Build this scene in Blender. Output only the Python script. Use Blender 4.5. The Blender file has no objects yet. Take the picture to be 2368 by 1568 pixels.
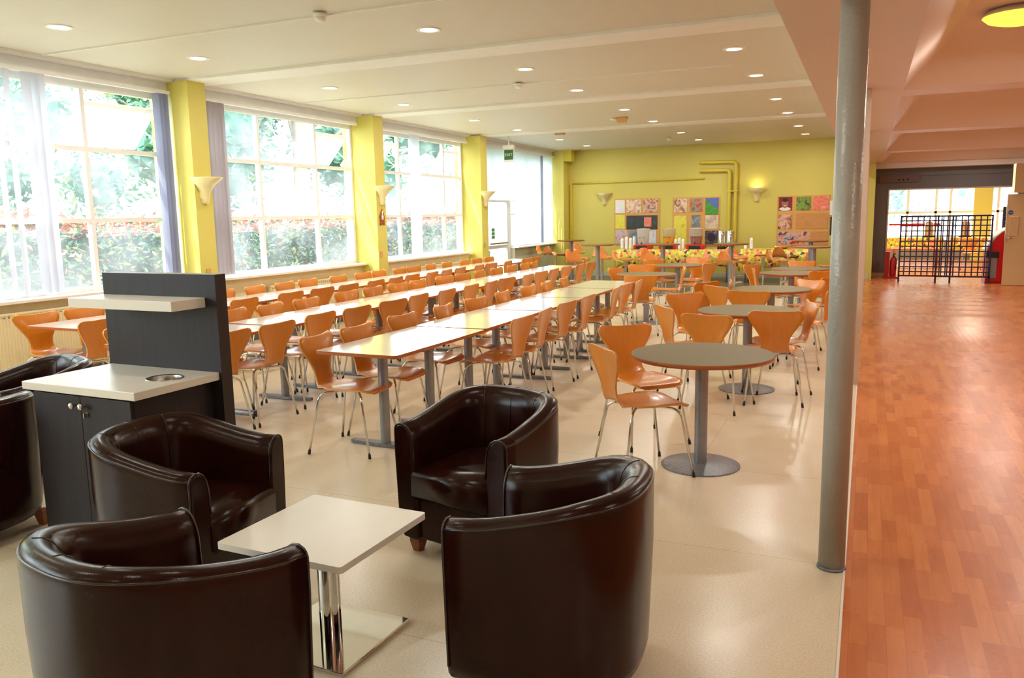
import bpy, bmesh, math, random
from mathutils import Vector, Matrix
random.seed(7)
PI = math.pi
S = bpy.context.scene
C = bpy.context.scene.collection

# ------------------------------------------------------------------ camera
YAW, PITCH, ROLL, FPX = 0.41364, 0.15131, -0.018387, 1870.5
def make_camera():
    cy, sy, cp, sp = math.cos(YAW), math.sin(YAW), math.cos(PITCH), math.sin(PITCH)
    fw = Vector((-sy*cp, cy*cp, -sp)); right = Vector((cy, sy, 0)); up = right.cross(fw)
    cr, sr = math.cos(ROLL), math.sin(ROLL)
    r = cr*right + sr*up; u = -sr*right + cr*up
    cam = bpy.data.cameras.new('camera'); o = bpy.data.objects.new('camera', cam); C.objects.link(o)
    cam.sensor_width = 36; cam.sensor_fit = 'HORIZONTAL'; cam.lens = FPX/2368*36
    cam.clip_start = .05; cam.clip_end = 200
    m = Matrix((( r.x, u.x, -fw.x, 0), (r.y, u.y, -fw.y, 0), (r.z, u.z, -fw.z, 1.62), (0, 0, 0, 1)))
    o.matrix_world = m
    S.camera = o
make_camera()

# ------------------------------------------------------------------ world, sun, exposure
def world():
    w = bpy.data.worlds.new('sky'); S.world = w; w.use_nodes = True
    bg = w.node_tree.nodes['Background']
    bg.inputs[0].default_value = (.80, .91, 1.0, 1); bg.inputs[1].default_value = 10.0
world()
sun = bpy.data.lights.new('sun', 'SUN'); sun.energy = 12.0; sun.angle = .02; sun.color = (1, .93, .78)
so = bpy.data.objects.new('sun', sun); C.objects.link(so)
so.rotation_euler = Vector((.40, .50, -1.1)).to_track_quat('-Z', 'Y').to_euler()
def portal(x, y, z, sx, sy, rot):
    l = bpy.data.lights.new('window_daylight', 'AREA'); l.shape = 'RECTANGLE'; l.size = sx; l.size_y = sy
    l.cycles.is_portal = True
    o = bpy.data.objects.new('window_daylight', l); C.objects.link(o); o.location = (x, y, z); o.rotation_euler = rot
for y0, y1 in ((-3.6, -.4), (-.1, 3.4), (3.75, 7.4), (7.7, 11.3), (11.55, 15.2), (15.5, 20.2)):
    portal(-8.0, (y0+y1)/2, 2.0, 2.4, y1-y0, (0, -PI/2, 0))
V = S.view_settings
V.view_transform = 'Standard'; V.look = 'None'; V.gamma = 1; V.use_curve_mapping = False; V.exposure = 0.32
try:
    cy_ = S.cycles
    cy_.max_bounces = 7; cy_.diffuse_bounces = 4; cy_.glossy_bounces = 3; cy_.transmission_bounces = 4; cy_.transparent_max_bounces = 14
    cy_.caustics_reflective = False; cy_.caustics_refractive = False; cy_.sample_clamp_indirect = 6.0
    cy_.use_denoising = True
except Exception: pass

def area(name, loc, size, power, col=(1, .95, .86), shape='DISK', rot=(0, 0, 0), size_y=None):
    l = bpy.data.lights.new(name, 'AREA'); l.shape = shape; l.size = size; l.energy = power; l.color = col
    if size_y: l.size_y = size_y
    o = bpy.data.objects.new(name, l); C.objects.link(o); o.location = loc; o.rotation_euler = rot
    return o

# ------------------------------------------------------------------ materials
def lin(c):
    f = lambda v: v/12.92 if v <= .04045 else ((v+.055)/1.055)**2.4
    return tuple(f(x/255) for x in c) + (1,)
MATS = {}
class NT:
    def __init__(s, m): s.t = m.node_tree; s.n = s.t.nodes; s.l = s.t.links
    def add(s, k, **kw):
        n = s.n.new(k)
        for a, b in kw.items():
            if a.startswith('i_'):
                key = a[2:]; key = int(key) if key.isdigit() else key.replace('_', ' ')
                n.inputs[key].default_value = b
            else: setattr(n, a, b)
        return n
    def link(s, a, b): s.l.new(a, b)
def ramp(nt, fac, stops, interp='LINEAR'):
    r = nt.add('ShaderNodeValToRGB'); r.color_ramp.interpolation = interp
    e = r.color_ramp.elements
    while len(e) < len(stops): e.new(.5)
    for x, (p, c) in zip(e, stops): x.position = p; x.color = c
    nt.link(fac, r.inputs[0]); return r.outputs[0]
def mat(name, col, rough=.5, metal=0, coat=0, noise=0, scale=(8, 8, 8), bump=0, spec=.5, detail=4, vary=0, emit=0, bscale=None, coord='Object'):
    if name in MATS: return MATS[name]
    m = bpy.data.materials.new(name); m.use_nodes = True; nt = NT(m); b = nt.n['Principled BSDF']
    c = lin(col)
    b.inputs['Base Color'].default_value = c; b.inputs['Roughness'].default_value = rough
    b.inputs['Metallic'].default_value = metal; b.inputs['Coat Weight'].default_value = coat
    b.inputs['Coat Roughness'].default_value = .12
    b.inputs['Specular IOR Level'].default_value = spec
    tc = nt.add('ShaderNodeTexCoord'); mp = nt.add('ShaderNodeMapping'); mp.inputs['Scale'].default_value = scale
    nt.link(tc.outputs[coord], mp.inputs[0])
    nz = nt.add('ShaderNodeTexNoise'); nz.inputs['Scale'].default_value = 1; nz.inputs['Detail'].default_value = detail
    nt.link(mp.outputs[0], nz.inputs[0])
    d = noise or .03
    out = ramp(nt, nz.outputs[0], [(.3, tuple(max(0, x*(1-d)) for x in c[:3])+(1,)), (.7, tuple(min(1, x*(1+d)) for x in c[:3])+(1,))])
    if vary:
        oi = nt.add('ShaderNodeObjectInfo'); hs = nt.add('ShaderNodeHueSaturation')
        mr = nt.add('ShaderNodeMapRange', i_3=1-vary, i_4=1+vary); nt.link(oi.outputs['Random'], mr.inputs[0])
        nt.link(mr.outputs[0], hs.inputs['Value']); nt.link(out, hs.inputs['Color']); out = hs.outputs[0]
    nt.link(out, b.inputs['Base Color'])
    if bump:
        bp = nt.add('ShaderNodeBump', i_Strength=bump, i_Distance=.01)
        if bscale:
            n2 = nt.add('ShaderNodeTexNoise', i_Scale=bscale); nt.link(tc.outputs[coord], n2.inputs[0]); nt.link(n2.outputs[0], bp.inputs['Height'])
        else: nt.link(nz.outputs[0], bp.inputs['Height'])
        nt.link(bp.outputs[0], b.inputs['Normal'])
    if emit:
        b.inputs['Emission Color'].default_value = c; b.inputs['Emission Strength'].default_value = emit
    MATS[name] = m; return m

def wood_shell(name, col, d=.075):
    m = mat(name, col, .30, noise=d, scale=(60, 60, 3), coat=.42, vary=.10, detail=5); return m
M = {}
M['ply'] = wood_shell('orange_plywood', (214, 130, 32))
M['ply_edge'] = mat('plywood_edge', (222, 160, 92), .5, noise=.2, scale=(5, 5, 300))
M['stoolply'] = wood_shell('light_orange_plywood', (226, 134, 52), .08)
M['chrome'] = mat('chrome', (215, 213, 208), .12, 1)
M['mirror'] = mat('mirror_chrome', (225, 225, 225), .04, 1)
M['steel'] = mat('brushed_steel', (190, 185, 178), .3, 1, noise=.1, scale=(3, 3, 80))
M['greymetal'] = mat('grey_powder_coated_metal', (150, 150, 154), .38, .55, noise=.08, scale=(20, 20, 20))
M['castgrey'] = mat('cast_grey_metal', (128, 130, 136), .42, .5, noise=.25, scale=(60, 60, 60), bump=.2)
M['rubber'] = mat('black_rubber', (28, 24, 22), .6)
M['lamwhite'] = mat('pale_laminate', (224, 225, 220), .13, noise=.02, coat=.6)
M['lamolive'] = mat('olive_grey_laminate', (124, 108, 70), .5, noise=.05, scale=(90, 90, 90), spec=.18)
M['plyband'] = mat('stained_table_edge', (176, 92, 36), .4, noise=.25, scale=(4, 4, 260))
M['white'] = mat('white_laminate', (226, 220, 208), .3, noise=.015)
M['leather'] = mat('dark_brown_leather', (38, 13, 8), .2, noise=.22, scale=(6, 6, 6), bump=.05, bscale=260, spec=.22)
M['piping'] = mat('leather_piping', (34, 18, 13), .25, coat=.3)
M['footwood'] = mat('stained_wood_foot', (140, 68, 30), .35, noise=.2, scale=(30, 30, 4), coat=.3)
M['dark'] = mat('dark_woodgrain_laminate', (40, 33, 35), .5, spec=.3, noise=.28, scale=(120, 120, 2.5), detail=6)
M['darkedge'] = mat('dark_laminate_end', (32, 20, 20), .5, noise=.25, scale=(120, 120, 2.5))
M['yellow'] = mat('yellow_wall_paint', (212, 199, 98), .55, noise=.03, scale=(1, 1, 1))
M['yellowp'] = mat('yellow_gloss_pipe_paint', (214, 194, 60), .35)
M['cream'] = mat('cream_wall_paint', (224, 210, 172), .6, noise=.03)
M['radiator'] = mat('cream_radiator_enamel', (232, 220, 184), .4, noise=.02)
M['palegreen'] = mat('pale_grey_green_paint', (196, 194, 164), .6)
M['frame'] = mat('white_window_frame', (232, 232, 230), .35)
M['sill'] = mat('white_gloss_sill', (240, 238, 232), .25)
M['plaster'] = mat('white_plaster', (238, 236, 226), .6, noise=.02)
M['pink'] = mat('pale_pink_ceiling_paint', (224, 208, 198), .5, noise=.02, scale=(1, 1, 1))
M['greywall'] = mat('slate_grey_wall_paint', (108, 104, 106), .45, noise=.03)
M['trim'] = mat('pale_pink_trim', (200, 176, 156), .45)
M['column'] = mat('grey_gloss_column_paint', (168, 166, 156), .32, .1, bump=.25, bscale=60, noise=.05)
M['red'] = mat('red_plastic', (206, 16, 18), .35)
M['dred'] = mat('deep_red_paint', (170, 16, 24), .35)
M['black'] = mat('black_plastic', (26, 25, 28), .4)
M['purple'] = mat('dark_purple_grid_metal', (52, 36, 62), .45, .2)
M['doorcream'] = mat('cream_door_paint', (214, 186, 140), .5, noise=.02)
M['paper'] = mat('white_card', (236, 234, 232), .5)
M['cup'] = mat('white_polystyrene', (244, 242, 240), .5)
M['slat'] = None
M['greyfloor'] = mat('dark_grey_floor_vinyl', (98, 90, 82), .28, noise=.15, scale=(60, 60, 60))
M['concrete'] = mat('outside_paving', (170, 168, 160), .8, noise=.1)
M['grass'] = mat('grass_ground', (70, 100, 50), .9, noise=.4, scale=(3, 3, 3))
M['crowncore'] = mat('inner_crown_foliage', (74, 108, 92), .9, noise=.5, scale=(5, 5, 5))
M['bark'] = mat('tree_bark', (150, 130, 110), .9, noise=.3, scale=(8, 8, 2), bump=.5)
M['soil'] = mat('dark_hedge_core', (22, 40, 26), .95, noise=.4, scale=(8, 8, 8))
M['lens'] = mat('downlight_glow', (255, 236, 190), .5, emit=14)
M['lampglow'] = mat('yellow_lamp_glow', (255, 214, 60), .4, emit=2.2)
M['tan'] = mat('tan_plastic', (206, 160, 96), .5)
M['maple'] = mat('maple_board', (214, 164, 88), .45, noise=.06, scale=(4, 4, 60))
M['sconce'] = mat('cream_yellow_sconce_plaster', (230, 216, 158), .5)

def translucent(name, col, t=.6, alpha=0):
    m = bpy.data.materials.new(name); m.use_nodes = True; nt = NT(m); nt.n.remove(nt.n['Principled BSDF'])
    out = [n for n in nt.n if n.type == 'OUTPUT_MATERIAL'][0]
    d = nt.add('ShaderNodeBsdfDiffuse'); d.inputs[0].default_value = lin(col)
    tr = nt.add('ShaderNodeBsdfTranslucent'); tr.inputs[0].default_value = lin(col)
    mx = nt.add('ShaderNodeMixShader'); mx.inputs[0].default_value = t
    nt.link(d.outputs[0], mx.inputs[1]); nt.link(tr.outputs[0], mx.inputs[2]); nt.link(mx.outputs[0], out.inputs[0])
    return m
M['slat'] = translucent('white_blind_fabric', (232, 234, 242), .7)
M['slatdark'] = translucent('blue_grey_blind_fabric', (150, 154, 178), .3)
M['slatgrey'] = translucent('grey_mauve_blind_fabric', (176, 168, 176), .12)
M['slatmid'] = translucent('backlit_white_blind_fabric', (212, 216, 232), .22)  # white fabric toned grey-blue to imitate slats seen against the bright window
M['container'] = translucent('milky_container_plastic', (236, 232, 230), .5)
M['juice'] = translucent('orange_juice_container', (240, 226, 190), .5)
M['tea'] = translucent('berry_drink_container', (226, 214, 200), .4)

def glass():
    m = bpy.data.materials.new('hazed_window_glass'); m.use_nodes = True; nt = NT(m); nt.n.remove(nt.n['Principled BSDF'])
    out = [n for n in nt.n if n.type == 'OUTPUT_MATERIAL'][0]
    t = nt.add('ShaderNodeBsdfTransparent'); t.inputs[0].default_value = (.93, .96, .96, 1)
    g = nt.add('ShaderNodeBsdfGlossy'); g.inputs[1].default_value = .03
    tr = nt.add('ShaderNodeBsdfTranslucent'); tr.inputs[0].default_value = (.9, .95, 1, 1)  # patchy translucent white in the panes stands for the glare of daylight
    lw = nt.add('ShaderNodeLayerWeight'); lw.inputs[0].default_value = .06
    m1 = nt.add('ShaderNodeMixShader'); m2 = nt.add('ShaderNodeMixShader')
    nt.link(lw.outputs['Fresnel'], m1.inputs[0]); nt.link(t.outputs[0], m1.inputs[1]); nt.link(g.outputs[0], m1.inputs[2])
    tc = nt.add('ShaderNodeTexCoord'); nz = nt.add('ShaderNodeTexNoise', i_Scale=1.4, i_Detail=6.0); nt.link(tc.outputs['Object'], nz.inputs[0])
    mr = nt.add('ShaderNodeMapRange', i_1=.35, i_2=.7, i_3=.05, i_4=.22); nt.link(nz.outputs[0], mr.inputs[0]); nt.link(mr.outputs[0], m2.inputs[0])
    nt.link(m1.outputs[0], m2.inputs[1]); nt.link(tr.outputs[0], m2.inputs[2]); nt.link(m2.outputs[0], out.inputs[0])
    return m
M['glass'] = glass()

def leafmat(name, stops, t=.45):
    m = bpy.data.materials.new(name); m.use_nodes = True; nt = NT(m); nt.n.remove(nt.n['Principled BSDF'])
    out = [n for n in nt.n if n.type == 'OUTPUT_MATERIAL'][0]
    ge = nt.add('ShaderNodeNewGeometry')
    col = ramp(nt, ge.outputs['Random Per Island'], [(p, lin(c)) for p, c in stops])
    d = nt.add('ShaderNodeBsdfDiffuse'); g = nt.add('ShaderNodeBsdfGlossy'); g.inputs[1].default_value = .3
    tr = nt.add('ShaderNodeBsdfTranslucent'); nt.link(col, d.inputs[0]); nt.link(col, tr.inputs[0])
    mx = nt.add('ShaderNodeMixShader'); mx.inputs[0].default_value = t; nt.link(d.outputs[0], mx.inputs[1]); nt.link(tr.outputs[0], mx.inputs[2])
    m2 = nt.add('ShaderNodeMixShader'); m2.inputs[0].default_value = .10; nt.link(mx.outputs[0], m2.inputs[1]); nt.link(g.outputs[0], m2.inputs[2])
    nt.link(m2.outputs[0], out.inputs[0]); return m
M['hedgeleaf'] = leafmat('glossy_hedge_leaf', [(0, (30, 70, 60)), (.5, (50, 100, 76)), (.8, (90, 140, 90)), (.93, (180, 200, 60)), (1, (236, 120, 60))], .3)
M['redleaf'] = leafmat('red_tip_leaf', [(0, (90, 120, 50)), (.35, (160, 90, 60)), (.7, (170, 60, 50)), (1, (180, 110, 80))])
M['treeleaf'] = leafmat('pale_tree_leaf', [(0, (50, 88, 74)), (.5, (76, 116, 92)), (.85, (100, 136, 96)), (1, (140, 150, 80))])
M['willow'] = leafmat('willow_leaf', [(0, (64, 110, 70)), (.6, (96, 140, 80)), (1, (140, 160, 80))])

def floor_vinyl():
    m = bpy.data.materials.new('speckled_cream_vinyl_tiles'); m.use_nodes = True; nt = NT(m); b = nt.n['Principled BSDF']
    tc = nt.add('ShaderNodeTexCoord')
    nz = nt.add('ShaderNodeTexNoise', i_Scale=120.0, i_Detail=3.0); nt.link(tc.outputs['Object'], nz.inputs[0])
    n2 = nt.add('ShaderNodeTexNoise', i_Scale=5.0, i_Detail=8.0); nt.link(tc.outputs['Object'], n2.inputs[0])
    c1 = ramp(nt, nz.outputs[0], [(.3, lin((222, 206, 176))), (.5, lin((232, 219, 192))), (.7, lin((240, 230, 206)))])
    c2 = ramp(nt, n2.outputs[0], [(.1, (.95, .93, .90, 1)), (.9, (1, 1, 1, 1))])
    mx = nt.add('ShaderNodeMix', data_type='RGBA', blend_type='MULTIPLY'); mx.inputs[0].default_value = 1
    nt.link(c1, mx.inputs[6]); nt.link(c2, mx.inputs[7])
    br = nt.add('ShaderNodeTexBrick', offset=.5, i_Scale=1.0); br.inputs['Mortar Size'].default_value = .0022; br.inputs['Brick Width'].default_value = 1.9
    br.inputs['Row Height'].default_value = 1.27; br.inputs['Color1'].default_value = (1, 1, 1, 1); br.inputs['Color2'].default_value = (.975, .97, .965, 1)
    br.inputs['Mortar'].default_value = (.72, .68, .62, 1)
    nt.link(tc.outputs['Object'], br.inputs[0])
    m2 = nt.add('ShaderNodeMix', data_type='RGBA', blend_type='MULTIPLY'); m2.inputs[0].default_value = 1
    nt.link(mx.outputs[2], m2.inputs[6]); nt.link(br.outputs[0], m2.inputs[7]); nt.link(m2.outputs[2], b.inputs['Base Color'])
    r = nt.add('ShaderNodeMapRange', i_1=.0, i_2=1.0, i_3=.20, i_4=.30); nt.link(n2.outputs[0], r.inputs[0]); nt.link(r.outputs[0], b.inputs['Roughness'])
    return m
M['vinyl'] = floor_vinyl()
def wood_floor():
    m = bpy.data.materials.new('orange_wood_strip_flooring'); m.use_nodes = True; nt = NT(m); b = nt.n['Principled BSDF']
    tc = nt.add('ShaderNodeTexCoord'); mp = nt.add('ShaderNodeMapping'); mp.inputs['Rotation'].default_value = (0, 0, PI/2)
    nt.link(tc.outputs['Object'], mp.inputs[0])
    br = nt.add('ShaderNodeTexBrick', offset=.37, offset_frequency=3, i_Scale=1.0)
    br.inputs['Mortar Size'].default_value = .0006; br.inputs['Brick Width'].default_value = .30; br.inputs['Row Height'].default_value = .066
    br.inputs['Color1'].default_value = lin((216, 134, 74)); br.inputs['Color2'].default_value = lin((190, 102, 50)); br.inputs['Mortar'].default_value = lin((168, 84, 44))
    br.inputs['Bias'].default_value = -.1
    nt.link(mp.outputs[0], br.inputs[0])
    m3 = nt.add('ShaderNodeMapping'); m3.inputs['Scale'].default_value = (34, 3, 1); nt.link(tc.outputs['Object'], m3.inputs[0])
    nz = nt.add('ShaderNodeTexNoise', i_Scale=1.0, i_Detail=3.0, i_Distortion=.5); nt.link(m3.outputs[0], nz.inputs[0])
    c2 = ramp(nt, nz.outputs[0], [(.3, (.88, .85, .82, 1)), (.65, (1.0, 1.0, 1.0, 1))])
    mx = nt.add('ShaderNodeMix', data_type='RGBA', blend_type='MULTIPLY'); mx.inputs[0].default_value = 1
    nt.link(br.outputs[0], mx.inputs[6]); nt.link(c2, mx.inputs[7]); nt.link(mx.outputs[2], b.inputs['Base Color'])
    n4 = nt.add('ShaderNodeTexNoise', i_Scale=1.3, i_Detail=5.0); nt.link(tc.outputs['Object'], n4.inputs[0])
    r = nt.add('ShaderNodeMapRange', i_1=.2, i_2=.8, i_3=.24, i_4=.32); nt.link(n4.outputs[0], r.inputs[0]); nt.link(r.outputs[0], b.inputs['Roughness'])
    n5 = nt.add('ShaderNodeTexNoise', i_Scale=9.0, i_Detail=2.0); nt.link(tc.outputs['Object'], n5.inputs[0])
    return m
M['woodfloor'] = wood_floor()
def ceiling_mat():
    m = bpy.data.materials.new('cream_ceiling_panels'); m.use_nodes = True; nt = NT(m); b = nt.n['Principled BSDF']
    tc = nt.add('ShaderNodeTexCoord')
    br = nt.add('ShaderNodeTexBrick', offset=.5, i_Scale=1.0); br.inputs['Mortar Size'].default_value = .003; br.inputs['Brick Width'].default_value = .6
    br.inputs['Row Height'].default_value = 1.2; a = lin((218, 211, 192))
    br.inputs['Color1'].default_value = a; br.inputs['Color2'].default_value = tuple(x*.98 for x in a); br.inputs['Mortar'].default_value = tuple(x*.9 for x in a)
    nt.link(tc.outputs['Object'], br.inputs[0]); nt.link(br.outputs[0], b.inputs['Base Color']); b.inputs['Roughness'].default_value = .55
    return m
M['ceiling'] = ceiling_mat()
def fruit_mat(name, scale=14):
    m = bpy.data.materials.new(name); m.use_nodes = True; nt = NT(m); b = nt.n['Principled BSDF']
    tc = nt.add('ShaderNodeTexCoord'); v = nt.add('ShaderNodeTexVoronoi', i_Scale=float(scale)); nt.link(tc.outputs['Object'], v.inputs[0])
    sp = nt.add('ShaderNodeSeparateColor'); nt.link(v.outputs['Color'], sp.inputs[0])
    c = ramp(nt, sp.outputs[0], [(0, lin((226, 206, 70))), (.25, lin((176, 186, 62))), (.42, lin((238, 226, 130))), (.55, lin((226, 92, 84))), (.7, lin((240, 150, 140))), (.8, lin((240, 190, 40))), (.93, lin((96, 60, 70)))], 'CONSTANT')
    d = ramp(nt, v.outputs['Distance'], [(.2, (1, 1, 1, 1)), (.34, (.8, .75, .7, 1)), (.42, (1.1, 1.1, .9, 1))])
    mx = nt.add('ShaderNodeMix', data_type='RGBA', blend_type='MULTIPLY'); mx.inputs[0].default_value = 1
    nt.link(c, mx.inputs[6]); nt.link(d, mx.inputs[7]); nt.link(mx.outputs[2], b.inputs['Base Color']); b.inputs['Roughness'].default_value = .45
    return m
M['fruit'] = fruit_mat('fruit_print_oilcloth', 17)
def blotch(name, cols, scale=9, seed=0):
    m = bpy.data.materials.new(name); m.use_nodes = True; nt = NT(m); b = nt.n['Principled BSDF']
    tc = nt.add('ShaderNodeTexCoord'); mp = nt.add('ShaderNodeMapping'); mp.inputs['Location'].default_value = (seed*3.1, seed, seed*1.7)
    nt.link(tc.outputs['Object'], mp.inputs[0])
    nz = nt.add('ShaderNodeTexNoise', i_Scale=float(scale), i_Detail=3.0, i_Distortion=.8); nt.link(mp.outputs[0], nz.inputs[0])
    n = len(cols)
    c = ramp(nt, nz.outputs[0], [(.3+.4*i/max(1, n-1), lin(k)) for i, k in enumerate(cols)])
    nt.link(c, b.inputs['Base Color']); b.inputs['Roughness'].default_value = .3
    return m

# ------------------------------------------------------------------ mesh helpers
def box(bm, x0, x1, y0, y1, z0, z1, bev=0, seg=2):
    vs = [bm.verts.new(p) for p in ((x0,y0,z0),(x1,y0,z0),(x1,y1,z0),(x0,y1,z0),(x0,y0,z1),(x1,y0,z1),(x1,y1,z1),(x0,y1,z1))]
    fs = [bm.faces.new([vs[i] for i in q]) for q in ((3,2,1,0),(4,5,6,7),(0,1,5,4),(1,2,6,5),(2,3,7,6),(3,0,4,7))]
    if bev:
        es = {e for f in fs for e in f.edges}
        r = bmesh.ops.bevel(bm, geom=list(es), offset=bev, segments=seg, affect='EDGES', profile=.5)
    return vs
def tube(bm, pts, r, n=10, cap=True, radii=None):
    pts = [Vector(p) for p in pts]; rings = []
    prev = None
    for i, p in enumerate(pts):
        d = (pts[min(i+1, len(pts)-1)] - pts[max(i-1, 0)]).normalized()
        a = Vector((0, 0, 1)) if abs(d.z) < .9 else Vector((1, 0, 0))
        if prev is not None: a = prev
        u = (a - d*a.dot(d)).normalized(); v = d.cross(u); prev = u
        rr = radii[i] if radii else r
        rings.append([bm.verts.new(p + (u*math.cos(2*PI*k/n) + v*math.sin(2*PI*k/n))*rr) for k in range(n)])
    for a, b in zip(rings, rings[1:]):
        for k in range(n): bm.faces.new((a[k], a[(k+1) % n], b[(k+1) % n], b[k])).smooth = True
    if cap:
        bm.faces.new(rings[0][::-1]); bm.faces.new(rings[-1])
def lathe(bm, prof, n=32, cx=0, cy=0, cz=0, sx=1, sy=1, closed=True):
    rings = [[bm.verts.new((cx+r*sx*math.cos(2*PI*k/n), cy+r*sy*math.sin(2*PI*k/n), cz+z)) for k in range(n)] for r, z in prof]
    fl = []
    for a, b in zip(rings, rings[1:]):
        for k in range(n):
            f = bm.faces.new((a[k], a[(k+1) % n], b[(k+1) % n], b[k])); f.smooth = True; fl.append(f)
    if closed:
        bm.faces.new(rings[0][::-1]); bm.faces.new(rings[-1])
    return fl
def prism(bm, poly, z0, z1):
    a = [bm.verts.new((x, y, z0)) for x, y in poly]; b = [bm.verts.new((x, y, z1)) for x, y in poly]; n = len(poly)
    bm.faces.new(a[::-1]); bm.faces.new(b)
    for i in range(n): bm.faces.new((a[i], a[(i+1) % n], b[(i+1) % n], b[i]))
def fillet(pts, r=.05, n=5):
    pts = [Vector(p) for p in pts]; out = [pts[0]]
    for i in range(1, len(pts)-1):
        a, b, c = pts[i-1], pts[i], pts[i+1]
        d1 = (a-b); d2 = (c-b); k = min(r, d1.length*.45, d2.length*.45)
        p0 = b+d1.normalized()*k; p1 = b+d2.normalized()*k
        for j in range(n+1):
            t = j/n; out.append(p0*(1-t)**2 + b*2*t*(1-t) + p1*t*t)
    out.append(pts[-1]); return out
def obj(name, bm, m, parent=None, loc=None, rot=None, autosmooth=False):
    bmesh.ops.recalc_face_normals(bm, faces=bm.faces)
    me = bpy.data.meshes.new(name); bm.to_mesh(me); bm.free()
    for x in (m if isinstance(m, (list, tuple)) else [m]): me.materials.append(x)
    if autosmooth:
        for p in me.polygons: p.use_smooth = True
        me.set_sharp_from_angle(angle=math.radians(35))
    o = bpy.data.objects.new(name, me); C.objects.link(o)
    if parent: o.parent = parent
    if loc is not None: o.location = loc
    if rot is not None: o.rotation_euler = (0, 0, rot)
    return o
def tag(o, label=None, cat=None, group=None, kind=None):
    for k, v in (('label', label), ('category', cat), ('group', group), ('kind', kind)):
        if v: o[k] = v
    return o
def thing(name, label, cat, loc=(0, 0, 0), rz=0, group=None):
    o = bpy.data.objects.new(name, None); C.objects.link(o); o.location = loc; o.rotation_euler = (0, 0, rz)
    o.empty_display_size = .1
    return tag(o, label, cat, group)
def bx(name, m, dims, parent=None, bev=0, label=None, kind=None):
    bm = bmesh.new(); box(bm, *dims, bev=bev); o = obj(name, bm, m, parent)
    if label: o['label'] = label
    if kind: o['kind'] = kind
    return o
def struct(name, m, dims, bev=0, parent=None):
    return bx(name, m, dims, parent, bev, kind='structure' if parent is None else None)
KIDS = {}
def kids(o):
    if o.name not in KIDS: KIDS[o.name] = [c for c in C.objects if c.parent == o]
    return KIDS[o.name]
def dup(root, loc, rz, label, group=None):
    r = root.copy(); C.objects.link(r); r.location = loc; r.rotation_euler = (0, 0, rz); r['label'] = label
    if group: r['group'] = group
    for ch in kids(root):
        c = ch.copy(); C.objects.link(c); c.parent = r
        for g in kids(ch):
            d = g.copy(); C.objects.link(d); d.parent = c
    return r
def text(name, s, size, m, parent, loc, rot, ext=.001, space=1):
    cu = bpy.data.curves.new(name, 'FONT'); cu.body = s; cu.size = size; cu.extrude = ext; cu.space_character = space; cu.align_x = 'CENTER'; cu.align_y = 'CENTER'
    cu.materials.append(m); tmp = bpy.data.objects.new(name, cu); C.objects.link(tmp)
    bpy.context.view_layer.update()
    me = bpy.data.meshes.new_from_object(tmp.evaluated_get(bpy.context.evaluated_depsgraph_get())); bpy.data.objects.remove(tmp)
    o = bpy.data.objects.new(name, me); C.objects.link(o); o.parent = parent; o.location = loc; o.rotation_euler = rot
    return o

# ================================================================== ROOM SHELL
H = 3.27; XW = -7.62; YF = 20.6; SB = 2.676
struct('floor', M['vinyl'], (-7.9, -.03, -4, 16.2, -.1, 0))
struct('floor_carpet_strip', M['greyfloor'], (-7.9, -.03, 16.2, 20.8, -.1, 0))
struct('floor_corridor', M['woodfloor'], (-.03, 5.0, -4, 32, -.1, 0))
struct('trim_1', M['sill'], (-.036, -.026, -4, 20.6, 0, .004))
struct('ceiling', M['ceiling'], (-7.9, -.49, -4, 20.8, H, H+.1))
for y0, y1 in ((-.4, .03), (3.5, 3.93), (7.42, 7.85), (11.3, 11.7), (15.25, 15.62)):
    struct('ceiling_beam', M['plaster'], (-7.62, -.49, y0, y1, H-.03, H+.02))
struct('ceiling_cornice', M['frame'], (XW-.06, XW+.10, -4, 20.6, H-.035, H+.01))
struct('ceiling_bulkhead', M['pink'], (-.49, -.44, -4, 20.75, SB+.003, H))
struct('wall_far', M['yellow'], (-7.9, .115, YF, YF+.15, 0, H))
struct('wall_far_return', M['yellow'], (-.05, .115, YF+.15, 21.4, 0, SB))
struct('ceiling_downstand', M['pink'], (.0, 4.6, 21.0, 21.4, 2.545, SB+.01))
struct('baseboard_far', M['palegreen'], (-7.6, .05, YF-.02, YF, 0, .12))
struct('wall_back', M['cream'], (-7.9, 5.0, -4.15, -4, 0, H))
struct('wall_right', M['cream'], (4.6, 4.75, -4, 32, 0, H))
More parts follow.
